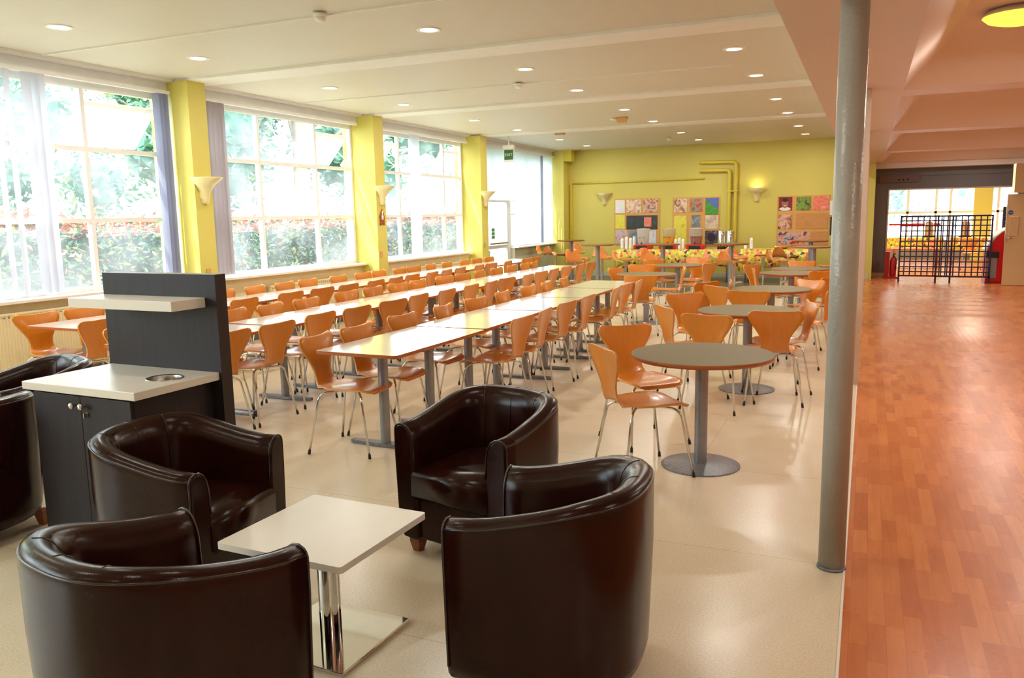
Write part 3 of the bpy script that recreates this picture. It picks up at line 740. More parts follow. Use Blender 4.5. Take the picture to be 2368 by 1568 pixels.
rect_table(-4.85, 4.22, 5.44, 'pale laminate table on round tube feet at the front of the middle row', 0, True)
for k in range(7): rect_table(-4.86+(.03 if k == 0 else 0), 5.48+1.16*k+(.0 if k else 0), 5.48+1.16*(k+1), 'pale laminate table, %s from the front in the middle row' % ORD[k+1])
cy = [(4.46, 5.76, 'pale laminate table at the front end of the aisle row', math.radians(-1.5)), (5.79, 7.03, 'pale laminate table, second in the aisle row', 0), (7.05, 8.25, 'pale laminate table, third in the aisle row', 0),
      (8.27, 9.4, 'pale laminate table, fourth in the aisle row', 0), (9.42, 10.55, 'pale laminate table at the far end of the aisle row', 0)]
for a, b, l, r in cy: rect_table(-3.1, a, b, l, r)

# ---- round tables
def round_top(r, z, th=.028):
    bm = bmesh.new(); fl = lathe(bm, [(r-.012, z-th), (r-.002, z-th*.5), (r, z-th*.28), (r, z-.002), (r-.004, z)], 72)
    bm.faces.ensure_lookup_table(); bm.normal_update()
    for f in bm.faces: f.material_index = 0 if (sum(v.co.z for v in f.verts)/len(f.verts) > z-.0015 or (abs(f.normal.z) > .9 and f.calc_center_median().z > z-.002)) else 1
    return bm
def round_table(x, y, label, group, r=.445, z=.735, br=.25, pr=.041, name='round_table'):
    t = thing(name, label, 'table', (x, y, 0), 0, group)
    obj('table_top', round_top(r, z), [M['lamolive'], M['plyband']], t)
    bm = bmesh.new(); lathe(bm, [(pr, .01), (pr, z-.028)], 28); obj('pedestal', bm, M['greymetal'], t, autosmooth=True)
    bm = bmesh.new(); lathe(bm, [(br, 0), (br, .007), (br-.02, .012), (pr+.03, .02), (pr, .026)], 56); obj('base_plate', bm, M['castgrey'], t, autosmooth=True)
    bm = bmesh.new(); lathe(bm, [(.12, z-.034), (.12, z-.028)], 24); obj('mounting_plate', bm, M['castgrey'], t)
    return t
GR = 'low round tables with olive tops'
R0 = round_table(-.93, 5.12, 'nearest low round table with an olive grey top and disc base', GR)
for x, y, l in ((-.965, 7.55, 'second low round table from the front on the corridor side'), (-.99, 9.72, 'third low round table from the front on the corridor side'),
                (-.98, 12.3, 'fourth low round table from the front on the corridor side'), (-.92, 13.25, 'farthest low round table on the corridor side'),
                (-2.97, 11.75, 'low round table just past the end of the aisle row'), (-2.97, 13.9, 'low round table farther past the end of the aisle row')):
    dup(R0, (x, y, 0), 0, l)
GB = 'tall round tables by the far wall'
B0 = round_table(-6.7, 19.0, 'tall round table nearest the far window corner', GB, .34, 1.0, .25, .045, 'bar_table')
for x, y, l in ((-5.13, 16.2, 'tall round table, second from the window corner'), (-3.79, 16.33, 'tall round table in front of the drinks dispensers'),
                (-2.46, 16.45, 'tall round table in front of the steel urns'), (-1.07, 17.96, 'tall round table against the right picture board'), (-.85, 15.04, 'tall round table nearest the column')):
    dup(B0, (x, y, 0), 0, l)

# ---- bar stools
def stool_profile():
    key = [(.20, .655, .11), (.195, .668, .15), (.17, .678, .18), (.10, .683, .20), (.02, .680, .205), (-.06, .680, .20), (-.12, .690, .19), (-.165, .715, .178), (-.19, .75, .165), (-.205, .79, .148), (-.214, .83, .126), (-.219, .865, .098), (-.221, .885, .07), (-.222, .895, .04)]
    return [(y, z, w, .05 if z > .7 else .03) for y, z, w in key]
def make_stool(label):
    t = thing('bar_stool', label, 'stool', (0, 0, 0), 0, 'orange shell bar stools')
    obj('seat_shell', shell_mesh(stool_profile(), .012), [M['stoolply'], M['ply_edge']], t)
    bm = bmesh.new(); lathe(bm, [(.028, .0), (.028, .66)], 16); obj('column', bm, M['chrome'], t, autosmooth=True)
    bm = bmesh.new(); lathe(bm, [(.2, 0), (.2, .006), (.1, .03), (.03, .045)], 40); obj('base_plate', bm, M['chrome'], t, autosmooth=True)
    bm = bmesh.new(); n = 24
    tube(bm, [(.13*math.cos(2*PI*k/n), .13*math.sin(2*PI*k/n)+.1, .3) for k in range(n+1)], .008, 6, cap=False); obj('foot_ring', bm, M['chrome'], t)
    return t
ST = [((-6.75, 18.05), 60, 'orange bar stool in front of the tall table in the window corner'), ((-6.75, 19.6), -60, 'orange bar stool behind the tall table in the window corner'), ((-7.15, 18.6), 5, 'pale orange bar stool between the window wall and the corner tall table'),
      ((-5.35, 15.45), 100, 'orange bar stool in front of the second tall table'), ((-5.3, 17.05), -60, 'orange bar stool behind the second tall table'), ((-5.6, 16.4), 0, 'white looking bar stool at the window side of the second tall table'),
      ((-4.2, 16.9), -45, 'orange bar stool behind the tall table by the dispensers'), ((-3.85, 15.75), 80, 'wide orange bar stool in front of the tall table by the dispensers'), ((-4.5, 16.1), 10, 'pale narrow bar stool beside the tall table by the dispensers'),
      ((-3.2, 16.5), 190, 'pale bar stool facing the tall table by the dispensers'), ((-2.5, 17.3), -60, 'orange bar stool behind the tall table in front of the urns'), ((-2.0, 17.9), 185, 'narrow orange bar stool past the tall table in front of the urns'),
      ((-1.45, 15.95), 20, 'pale orange bar stool left of the tall table nearest the column'), ((-1.5, 17.4), 60, 'dark orange bar stool in front of the right picture board'), ((-.48, 14.5), 150, 'orange bar stool close beside the column'),
      ((-2.3, 15.6), 60, 'orange bar stool with its seat edge low in front of the urns')]
s0 = None
for p, d, l in ST:
    a = math.radians(d)
    if s0 is None: s0 = make_stool(l); s0.location = (p[0], p[1], 0); s0.rotation_euler = (0, 0, a-PI/2); kids(s0)
    else: dup(s0, (p[0], p[1], 0), a-PI/2, l)

# ---- tub armchairs
def tub_chair(x, y, deg, label):
    t = thing('tub_armchair', label, 'armchair', (x, y, 0), math.radians(deg)-PI/2, 'dark brown leather tub armchairs')
    W, F, TH = .333, .30, .115
    path = []
    for k in range(5): path.append(((-W, F*(1-k/4)), (-1, 0)))
    NA = 26
    for k in range(1, NA):
        a = PI + PI*k/NA; c, s = math.cos(a), math.sin(a)
        n_ = 2.5; r = (abs(c)**n_+abs(s)**n_)**(-1/n_)
        path.append(((W*c*r, .305*s*r), (c, s)))
    for k in range(5): path.append(((W, F*k/4), (1, 0)))
    # outward normals from the path itself
    N = len(path); rings = []; seam = []
    def height(yv):
        u = max(0, min(1, (F-yv)/(F+.30))); u = u*u*(3-2*u); return .648 + .105*u
    for i in range(N):
        p = Vector(path[i][0]); a = Vector(path[max(i-1, 0)][0]); b = Vector(path[min(i+1, N-1)][0]); d = (b-a).normalized(); out = Vector((d.y, -d.x))
        if out.dot(p) < 0: out = -out
        h = height(p.y)
        taper = lambda z: -.02*max(0, 1-z/.5)
        sec = [(.10, .075), (.03, .08), (.008, .10), (0, .14), (0, .26), (0, .38), (0, .50), (.0, h-.055), (.001, h-.03), (.006, h-.018), (.016, h-.008), (.038, h), (.064, h-.004), (.088, h-.020), (.106, h-.048), (TH, h-.09), (TH+.004, .46), (TH, .36), (TH, .09)]
        ring = []
        for dd, z in sec:
            q = p - out*(dd - taper(z))
            ring.append((q.x, q.y, z))
        rings.append(ring); q = p - out*.003; seam.append((q.x, q.y, h-.026))
    bm = bmesh.new(); vr = [[bm.verts.new(v) for v in r] for r in rings]; K = len(vr[0])
    for i in range(N-1):
        for k in range(K): bm.faces.new((vr[i][k], vr[i][(k+1) % K], vr[i+1][(k+1) % K], vr[i+1][k])).smooth = True
    # arm fronts: slightly padded cap
    for e, s in ((0, 1), (N-1, -1)):
        ctr = sum((Vector(v) for v in rings[e]), Vector())/K
        loop = vr[e]; inner = []
        for v in rings[e]:
            q = Vector(v)+ (Vector((ctr.x, v[1], v[2])) - Vector(v))*.22; q.z += (.35-q.z)*.03; q.y += .012; inner.append(bm.verts.new(q))
        for k in range(K): bm.faces.new((loop[k], loop[(k+1) % K], inner[(k+1) % K], inner[k])).smooth = True
        bm.faces.new(inner)
    obj('shell', bm, M['leather'], t, autosmooth=False)
    # piping: outer rim seam down both arm fronts
    def down(e):
        r = rings[e]; return [(v[0], v[1]+.004, v[2]) for v in r]
    bm = bmesh.new(); tube(bm, seam, .0042, 6)
    for e in (0, N-1):
        r = down(e)[3:17]; tube(bm, r, .0042, 6)
    obj('piping', bm, M['piping'], t, autosmooth=False)
    bm = bmesh.new()   # vertical seams of the inside back
    for k in (12, 17, 22):
        r = rings[k]; tube(bm, [Vector(v)+Vector((-v[0], -v[1]+.05, 0)).normalized()*.001 for v in r[11:17]], .0018, 5)
    obj('seam', bm, M['piping'], t)
    # cushion
    bm = bmesh.new(); nx = 16; pts = []
    wi = W-TH+.004
    poly = [(-wi, .312), (-wi, -.02)]
    for k in range(1, 14):
        a = PI+PI*k/14; poly.append((wi*math.cos(a), -.02+.2*math.sin(a)))
    poly += [(wi, -.02), (wi, .312)]
    lv = [(.985, .285), (1, .305), (1, .40), (.985, .425), (.93, .445), (.75, .452), (.3, .455)]
    ring = []
    for s, z in lv:
        row = []
        for px_, py_ in poly:
            fy = py_
            if py_ > .3: fy = .312 + (.012 if .30 < z < .41 else (-.004 if z < .43 else -.03-(1-s)*.3))
            row.append(bm.verts.new((px_*s, (fy if py_ > .3 else py_*s), z)))
        ring.append(row)
    n = len(poly)
    for a, b in zip(ring, ring[1:]):
        for k in range(n): bm.faces.new((a[k], a[(k+1) % n], b[(k+1) % n], b[k])).smooth = True
    bm.faces.new(ring[0][::-1]); bm.faces.new(ring[-1]).smooth = True
    obj('seat_cushion', bm, M['leather'], t)
    bm = bmesh.new(); box(bm, -wi, wi, -.1, .288, .08, .284, bev=.008); obj('front_rail', bm, M['leather'], t)
    for sx in (-1, 1):
        for yv in (.25, -.2):
            bm = bmesh.new(); w1 = .030; w0 = .019; cx_ = sx*.255
            a = [bm.verts.new((cx_+i*w0, yv+j*w0, 0)) for i, j in ((-1, -1), (1, -1), (1, 1), (-1, 1))]; b = [bm.verts.new((cx_+i*w1, yv+j*w1, .05)) for i, j in ((-1, -1), (1, -1), (1, 1), (-1, 1))]
            c = [bm.verts.new((cx_+i*w1, yv+j*w1, .08)) for i, j in ((-1, -1), (1, -1), (1, 1), (-1, 1))]
            bm.faces.new(a[::-1]); bm.faces.new(c)
            for k in range(4): bm.faces.new((a[k], a[(k+1) % 4], b[(k+1) % 4], b[k])); bm.faces.new((b[k], b[(k+1) % 4], c[(k+1) % 4], c[k]))
            obj('foot', bm, M['footwood'], t)
    return t
tub_chair(-1.66, 3.47, 258, 'dark brown leather tub armchair beyond the coffee table, facing it')
tub_chair(-2.70, 2.525, 8, 'dark brown leather tub armchair right beside the waste cabinet')
tub_chair(-1.885, 1.625, 79, 'dark brown leather tub armchair nearest the camera with its back turned')
tub_chair(-.93, 2.53, 183, 'dark brown leather tub armchair right of the coffee table, back outward')
tub_chair(-4.85, 3.45, 252, 'leather tub armchair behind the waste cabinet beside the radiator')
tub_chair(-4.24, 2.57, 185, 'leather tub armchair left of the waste cabinet with a dark outer back')

# ---- coffee table
t = thing('coffee_table', 'low square white coffee table on a mirror chrome pedestal', 'table', (-1.862, 2.425, 0), math.radians(-1.6))
bm = bmesh.new(); box(bm, -.28, .28, -.28, .28, .425, .45)
es = [e for e in bm.edges if abs(e.verts[0].co.z-e.verts[1].co.z) > .01]; bmesh.ops.bevel(bm, geom=es, offset=.012, segments=4, affect='EDGES', profile=.5)
obj('table_top', bm, M['white'], t)
bm = bmesh.new(); lathe(bm, [(.042, .014), (.042, .425)], 40); obj('pedestal', bm, M['mirror'], t, autosmooth=True)
bm = bmesh.new(); box(bm, -.22, .22, -.22, .22, 0, .014, bev=.003); obj('base_plate', bm, M['mirror'], t)

# ---- waste cabinet
t = thing('waste_cabinet', 'dark woodgrain waste cabinet with tall back panel and white tops', 'cabinet', (-3.43, 2.89, 0), math.radians(-1.5))
WZ = .85
bx('carcass', M['dark'], (-.34, .345, -.225, .255, 0, WZ-.04), t)
bm = bmesh.new(); box(bm, -.395, .395, -.26, .262, WZ-.04, WZ, bev=.003)
ct = obj('counter_top', bm, M['white'], t)
cut = bmesh.new(); lathe(cut, [(.078, WZ-.1), (.078, WZ+.05)], 40, .245, .05); co = obj('bin_cut', cut, M['white'], None); co.location = (0, 0, 0)
# cut the bin hole, then discard the cutter
co.matrix_world = Matrix.Translation(t.location) @ Matrix.Rotation(t.rotation_euler.z, 4, 'Z')
bo = ct.modifiers.new('hole', 'BOOLEAN'); bo.object = co; bo.operation = 'DIFFERENCE'; bo.solver = 'EXACT'
bpy.context.view_layer.update()
ev = ct.evaluated_get(bpy.context.evaluated_depsgraph_get()); nm = bpy.data.meshes.new_from_object(ev); ct.modifiers.clear(); ct.data = nm; bpy.data.objects.remove(co)
bm = bmesh.new(); lathe(bm, [(.078, WZ-.10), (.075, WZ-.01), (.078, WZ+.001), (.088, WZ+.004), (.091, WZ+.0005)], 40, .245, .05, closed=False); obj('bin_ring', bm, M['steel'], t, autosmooth=True)
bm = bmesh.new(); lathe(bm, [(.0775, WZ-.12), (.0775, WZ-.10)], 30, .245, .05); obj('bin_bottom', bm, M['black'], t)
bx('back_panel', [M['dark']][0], (-.41, .41, .262, .335, 0, 1.352), t, bev=.001)
bm = bmesh.new(); box(bm, -.41, .41, .262, .335, 1.352, 1.3535); obj('top_edge', bm, mat('grey_edge_strip', (120, 116, 118), .4), t)
bx('panel_end', M['darkedge'], (.41, .4115, .262, .335, 0, 1.352), t)
bx('shelf', M['white'], (-.41, .335, .045, .262, 1.185, 1.235), t, bev=.002)
for s, x0, x1 in ((0, -.338, .0015), (1, .0045, .343)):
    d = bx('cabinet_door', M['dark'], (x0, x1, -.244, -.2255, .06, WZ-.05), t, bev=.0015)
    kx = -.028 if s == 0 else .036
    bm = bmesh.new(); tube(bm, [(kx, -.244, .755), (kx, -.262, .755)], .006, 10); bmesh.ops.create_uvsphere(bm, u_segments=16, v_segments=10, radius=.0165, matrix=Matrix.Translation((kx, -.272, .755)) @ Matrix.Scale(.7, 4, (0, 1, 0)))
    obj('knob', bm, M['steel'], d, autosmooth=True)
    if s:
        bm = bmesh.new(); tube(bm, [(.046, -.244, .715), (.046, -.25, .715)], .0105, 16); obj('lock', bm, M['chrome'], d)
        bm = bmesh.new(); box(bm, .040, .044, -.262, -.25, .700, .722); obj('key', bm, M['chrome'], d)
bx('kick_plate', M['black'], (-.33, .335, -.235, -.226, 0, .055), t)

# ================================================================== FAR WALL DISPLAY
PAL = {'white': [(240, 240, 244), (226, 226, 236), (244, 240, 200)], 'people': [(96, 66, 70), (222, 176, 140), (240, 220, 200), (120, 80, 90)], 'people2': [(70, 50, 66), (190, 120, 96), (230, 190, 160), (110, 100, 120)],
       'dark': [(40, 46, 52), (50, 56, 60), (66, 70, 74)], 'yellow': [(222, 210, 60), (232, 224, 90), (206, 190, 30)], 'lilac': [(150, 140, 176), (200, 190, 214), (226, 170, 120), (110, 100, 130)],
       'market': [(70, 66, 70), (150, 160, 130), (200, 80, 70), (90, 90, 110)], 'cream': [(226, 214, 176), (214, 196, 170), (180, 150, 150)], 'green': [(80, 130, 40), (130, 170, 60), (96, 60, 66), (50, 70, 40)],
       'shrimp': [(230, 96, 80), (240, 140, 120), (226, 110, 96), (250, 180, 150)], 'tan': [(200, 142, 82), (204, 148, 88), (196, 136, 78)], 'meat': [(190, 40, 40), (240, 160, 120), (190, 180, 190), (70, 50, 70), (200, 50, 60)],
       'blue': [(90, 110, 130), (130, 140, 150), (190, 196, 200)], 'cup': [(226, 226, 232), (214, 220, 230), (200, 170, 190)], 'plum': [(160, 150, 180), (60, 50, 80), (120, 110, 60)]}
def board(label, x0, x1, z0, z1, tiles, y=YF):
    t = thing('picture_board', label, 'picture board', (0, y, 0), 0, 'wooden picture boards on the far wall')
    bx('backing', M['maple'], (x0-.03, x1+.03, -.02, 0, z0-.03, z1+.03), t)
    for i, (a, b, c, d, pal) in enumerate(tiles):
        X0, X1 = x0+(x1-x0)*a, x0+(x1-x0)*b; Z1, Z0 = z1-(z1-z0)*c, z1-(z1-z0)*d
        bx('picture', blotch('picture_print', PAL[pal], 7, i*1.3+x0), (X0, X1, -.03, -.02, Z0, Z1), t)
    return t
B1 = board('left picture board with nine prints behind the drinks dispensers', -6.03, -4.90, .85, 1.97,
      [(0, .22, 0, .30, 'white'), (.26, .60, 0, .30, 'people'), (.65, .98, 0, .30, 'people2'), (0, .22, .34, .66, 'yellow'), (.26, .60, .36, .68, 'dark'), (.60, .98, .36, .68, 'dark'), (0, .30, .69, 1, 'lilac'), (.33, .60, .70, 1, 'blue'), (.65, .95, .70, 1, 'cup')])
bx('menu_photo', blotch('menu_photo_print', PAL['shrimp'], 12), (-5.27, -5.08, -.034, -.03, 1.28, 1.52), B1)
B2 = board('middle picture board with a blue sky print', -4.50, -3.40, .82, 1.965,
      [(0, .29, 0, .30, 'people'), (.36, .64, 0, .29, 'market'), (.71, 1, .37, .66, 'cream'), (0, .29, .37, 1, 'yellow'), (.40, .60, .36, .62, 'blue'), (.36, .64, .69, 1, 'cup'), (.71, 1, .70, 1, 'plum')])
bm = bmesh.new()
bx('sky_print', mat('print_sky_blue', (86, 112, 190), .3), (-3.72, -3.40, -.03, -.02, 1.56, 1.965), B2)
v = [bm.verts.new(p) for p in ((-3.72, -.032, 1.56), (-3.40, -.032, 1.56), (-3.40, -.032, 1.68), (-3.55, -.032, 1.78), (-3.72, -.032, 1.93))]; bm.faces.new(v); obj('hill_print', bm, mat('print_hill_green', (70, 150, 50), .3, noise=.3, scale=(20, 20, 20)), B2)
bm = bmesh.new(); lathe(bm, [(.1, -.0335), (.1, -.032)], 20); 
for v_ in bm.verts: v_.co = Vector((-3.56+v_.co.x, v_.co.z, 1.0+v_.co.y*1.1))
obj('fruit_print', bm, mat('print_plum', (46, 38, 62), .3), B2)
B3 = board('right picture board with a smiling portrait print and food prints', -1.985, -.87, .80, 1.94,
      [(.36, .65, 0, .28, 'green'), (.70, 1, 0, .28, 'shrimp'), (0, .28, .36, .66, 'people2'), (.36, 1, .34, .66, 'tan'), (0, .64, .72, 1, 'meat'), (.67, 1, .72, 1, 'tan')])
t = bx('portrait_print', mat('portrait_backdrop', (130, 34, 44), .3), (-1.985, -1.68, -.03, -.02, 1.62, 1.94), B3)
def disc(cx, cz, rx, rz_, m, y, name, par):
    bm = bmesh.new(); n = 20; vs = [bm.verts.new((cx+rx*math.cos(2*PI*k/n), y, cz+rz_*math.sin(2*PI*k/n))) for k in range(n)]; bm.faces.new(vs); return obj(name, bm, m, par)
disc(-1.84, 1.66, .13, .045, M['paper'], -.0305, 'collar', t); disc(-1.84, 1.79, .075, .11, mat('portrait_skin', (168, 108, 74), .4), -.031, 'face', t)
disc(-1.84, 1.87, .072, .045, mat('portrait_hair', (40, 30, 28), .6), -.0315, 'hair', t); disc(-1.835, 1.735, .032, .010, M['paper'], -.032, 'smile', t)
for dx in (-.028, .028): disc(-1.84+dx, 1.805, .011, .006, M['black'], -.032, 'eye', t)
B4 = thing('notice_board', 'white and black notice partly hidden behind the column', 'notice', (0, YF, 0))
bx('sheet', M['paper'], (-.84, -.5, -.015, 0, 1.5, 1.83), B4); bx('black_sheet', M['black'], (-.82, -.5, -.015, 0, 1.03, 1.46), B4)

# ---- buffet tables with fruit cloth
def buffet(label, x0, x1, z0l, z0r):
    y0, y1, zt = 19.1, 19.85, .76
    t = thing('buffet_table', label, 'table', (0, 0, 0))
    bx('table_top', M['maple'], (x0+.04, x1-.04, y0+.03, y1-.03, .71, .74), t)
    for x in (x0+.12, x1-.12):
        for y in (y0+.1, y1-.1):
            bm = bmesh.new(); tube(bm, [(x, y, 0), (x, y, .71)], .018, 8); obj('leg', bm, M['greymetal'], t)
    bm = bmesh.new(); n = 40; top = []; hem = []
    per = []
    for k in range(n+1): per.append((x0+(x1-x0)*k/n, y0))
    for k in range(1, 8): per.append((x1, y0+(y1-y0)*k/8))
    for k in range(n+1): per.append((x1-(x1-x0)*k/n, y1))
    for k in range(1, 8): per.append((x0, y1-(y1-y0)*k/8))
    cx, cy_ = (x0+x1)/2, (y0+y1)/2
    for i, (x, y) in enumerate(per):
        u = (x-x0)/(x1-x0); w = .012*math.sin(i*1.1)+.008*math.sin(i*2.3)
        dx = (x-cx); dy = (y-cy_); ox = (1 if x >= x1-1e-6 else -1 if x <= x0+1e-6 else 0); oy = (1 if y >= y1-1e-6 else -1 if y <= y0+1e-6 else 0)
        corner = math.exp(-min(abs(x-x0), abs(x-x1))*5)*math.exp(-min(abs(y-y0), abs(y-y1))*5)
        zh = (.37 if True else 0) + .03*math.sin(u*9) - .12*corner*(1 if u < .5 else .5)
        top.append(bm.verts.new((x, y, zt))); hem.append(bm.verts.new((x+ox*(.03+w), y+oy*(.03+w), zh)))
    k = len(per)
    for i in range(k): bm.faces.new((top[i], top[(i+1) % k], hem[(i+1) % k], hem[i])).smooth = True
    bm.faces.new(top)
    o = obj('hanging_cloth', bm, M['fruit'], None); o.modifiers.new('thick', 'SOLIDIFY').thickness = .002
    return t, o
t1, c1 = buffet('long buffet table carrying the drinks dispensers', -5.60, -2.84, .3, .4)
c1.name = 'tablecloth'; tag(c1, 'fruit print cloth draped over the dispenser buffet table', 'tablecloth', 'fruit print tablecloths')
t2, c2 = buffet('shorter buffet table on the corridor side of the urns', -2.66, -1.15, .3, .3)
c2.name = 'tablecloth'; tag(c2, 'fruit print cloth draped over the shorter buffet table', 'tablecloth', 'fruit print tablecloths')
ZB = .763
def dispenser(x, m, label, txt, fill=None):
    t = thing('drinks_dispenser', label, 'dispenser', (x, 19.45, ZB), 0, 'drinks dispensers on the buffet')
    bx('base', M['red'], (-.21, .21, -.17, .17, 0, .1), t, bev=.015); bx('front_panel', M['black'], (-.14, .13, -.176, -.17, .0, .075), t)
    bx('drip_tray', M['black'], (-.13, .13, -.24, -.17, 0, .02), t)
    bm = bmesh.new(); lathe(bm, [(.125, .1), (.13, .14), (.155, .46), (.16, .47), (.16, .485), (.02, .495)], 28); obj('container', bm, m, t)
    text('lettering', txt, .05, M['black'], t, (-.02, -.150, .27), (PI/2-.07, 0, 0), space=1.5)
    if fill:
        bm = bmesh.new(); lathe(bm, [(.1265, .11), (.1305, .14), (.1435, .30)], 28, closed=False); obj('drink', bm, fill, t)
    bm = bmesh.new(); tube(bm, [(0, -.12, .15), (0, -.2, .15), (0, -.21, .11)], .012, 8); obj('tap', bm, M['black'], t)
dispenser(-5.0, M['container'], 'drinks dispenser with a white container and red base at the buffet end', 'LATTE')
dispenser(-4.37, M['juice'], 'drinks dispenser half filled with orange juice on the buffet', 'LATTE', mat('orange_juice', (232, 160, 40), .3))
dispenser(-3.72, M['tea'], 'drinks dispenser with a darker pink drink beside the urns', 'LATTE', mat('pink_drink', (160, 110, 100), .3))
for x, l in ((-3.13, 'shiny steel urn on the buffet, nearer the dispensers'), (-2.93, 'shiny steel urn on the buffet in front of the yellow pipes')):
    t = thing('steel_urn', l, 'urn', (x, 19.45, ZB), 0, 'steel urns'); bm = bmesh.new(); lathe(bm, [(.09, .06), (.09, .40), (.085, .42), (.03, .44), (.015, .46)], 28); obj('body', bm, M['mirror'], t, autosmooth=True)
    bm = bmesh.new(); lathe(bm, [(.1, 0), (.1, .03), (.085, .06)], 28); obj('base', bm, M['black'], t); bm = bmesh.new(); tube(bm, [(0, -.09, .1), (0, -.13, .1), (0, -.135, .07)], .01, 8); obj('tap', bm, M['black'], t)
def cups(x, h, label, y=19.35, cat='cup stack'):
    bm = bmesh.new(); pr = []; k = int(h/.02)
    for i in range(k): z = i*.02; pr += [(.034, z), (.039, z+.016), (.034, z+.018)]
    pr += [(.032, h), (.026, h+.035)]
    lathe(bm, pr, 16); o = obj('cup_stack', bm, M['cup'], None, (x, y, ZB)); tag(o, label, cat, 'stacks of white polystyrene cups'); 
for i, (x, h) in enumerate(((-5.50, .22), (-5.39, .26), (-5.29, .24), (-5.2, .27))): cups(x, h, 'white upside down cup stack, %s from the window end of the buffet' % ORD[i])
for i, (x, h) in enumerate(((-4.19, .2), (-4.10, .23), (-4.01, .2))): cups(x, h, 'white cup stack between the juice and pink dispensers, %s of three' % ORD[i])
for i, (x, h) in enumerate(((-2.44, .22), (-2.57, .09))): cups(x, h, ('tall' if i == 0 else 'short') + ' white cup stack on the shorter buffet table')
bm = bmesh.new(); lathe(bm, [(.06, 0), (.16, .05), (.17, .07), (.155, .065), (.05, .012)], 24); tag(obj('fruit_bowl', bm, M['maple'], None, (-1.75, 19.4, ZB)), 'wooden bowl on the shorter buffet table', 'bowl')

# ================================================================== CORRIDOR END
YG = 21.4
struct('wall_end', M['greywall'], (.115, .40, YG, YG+.15, 0, SB)); struct('wall_end_header', M['greywall'], (.40, 4.6, YG, YG+.15, 2.07, 2.7))
struct('wall_end_right', M['greywall'], (3.05, 4.6, YG, YG+.15, 0, 2.07)); struct('trim_8', M['trim'], (.40, .43, YG-.02, YG+.17, 0, 2.07)); struct('trim_9', M['trim'], (.40, 3.05, YG-.02, YG+.17, 2.05, 2.08))
struct('trim_10', mat('header_line', (70, 62, 62), .5), (.4, 4.6, YG-.004, YG, 2.36, 2.37)); struct('baseboard_end', M['palegreen'], (.06, .40, YG-.012, YG, 0, .1))
t = thing('wall_sign', 'long mauve brown sign high on the grey wall above the opening', 'sign', (.62, YG-.05, 2.23), 0)
bx('board', mat('mauve_sign', (112, 88, 84), .5), (-.42, .42, -.01, .01, 0, .16), t)
for k in range(3): bx('pictogram', M['black'], (-.02+.09*k, .02+.09*k, -.013, -.01, .03, .08), t)
# mesh screens
def mesh_screen(x0, x1, y, label):
    t = thing('mesh_screen', label, 'screen', (0, y, 0), 0, 'dark grid mesh screens')
    bm = bmesh.new(); z0, z1 = .13, 1.46; r = .018
    for a in ((x0, x0+.035, z0, z1), (x1-.035, x1, z0, z1), (x0, x1, z1-.035, z1), (x0, x1, z0, z0+.035)): box(bm, a[0], a[1], -.015, .015, a[2], a[3])
    obj('frame', bm, M['purple'], t)
    bm = bmesh.new(); n = 9
    for i in range(1, n): x = x0+(x1-x0)*i/n; box(bm, x-.012, x+.012, -.006, .006, z0, z1)
    for j in range(1, 12): z = z0+(z1-z0)*j/12; box(bm, x0, x1, -.0055, .0055, z-.012, z+.012)
    obj('grid', bm, M['purple'], t)
    for x in (x0+.0175, x1-.0175): bx('leg', M['purple'], (x-.018, x+.018, -.014, .014, 0, z0), t)
    
mesh_screen(.65, 1.69, 19.9, 'dark grid mesh screen on legs, nearer the fire extinguisher'); mesh_screen(1.37, 2.42, 19.82, 'dark grid mesh screen on legs, nearer the red drinks cooler')
t = thing('mesh_screen', 'dark mesh screen folded back behind the red drinks cooler', 'screen', (2.75, 20.85, -.1), 1.35, 'dark grid mesh screens')
bm = bmesh.new(); 
for i in range(9): box(bm, .1*i-.4, .1*i-.388, -.005, .005, .1, 1.72)
for j in range(17): box(bm, -.4, .41, -.005, .005, .1+.1*j, .112+.1*j)
obj('grid', bm, M['purple'], t)
# extinguisher with red stand
t = thing('fire_extinguisher', 'red fire extinguisher on a red stand beside the mesh screen', 'fire extinguisher', (.50, 21.1, 0))
bx('stand', M['dred'], (-.1, .0, -.1, .1, 0, .62), t, bev=.01); bx('stand_base', M['dred'], (-.12, .2, -.15, .15, 0, .04), t)
bm = bmesh.new(); lathe(bm, [(.07, .04), (.075, .08), (.075, .40), (.05, .47), (.02, .5)], 20, .08); obj('cylinder', bm, M['dred'], t, autosmooth=True)
bm = bmesh.new(); tube(bm, [(.08, 0, .5), (.08, 0, .56), (.13, -.02, .57)], .014, 8); tube(bm, fillet([(.08, 0, .53), (.15, -.03, .45), (.14, -.05, .2)], .05), .01, 6); obj('valve_and_hose', bm, M['black'], t)
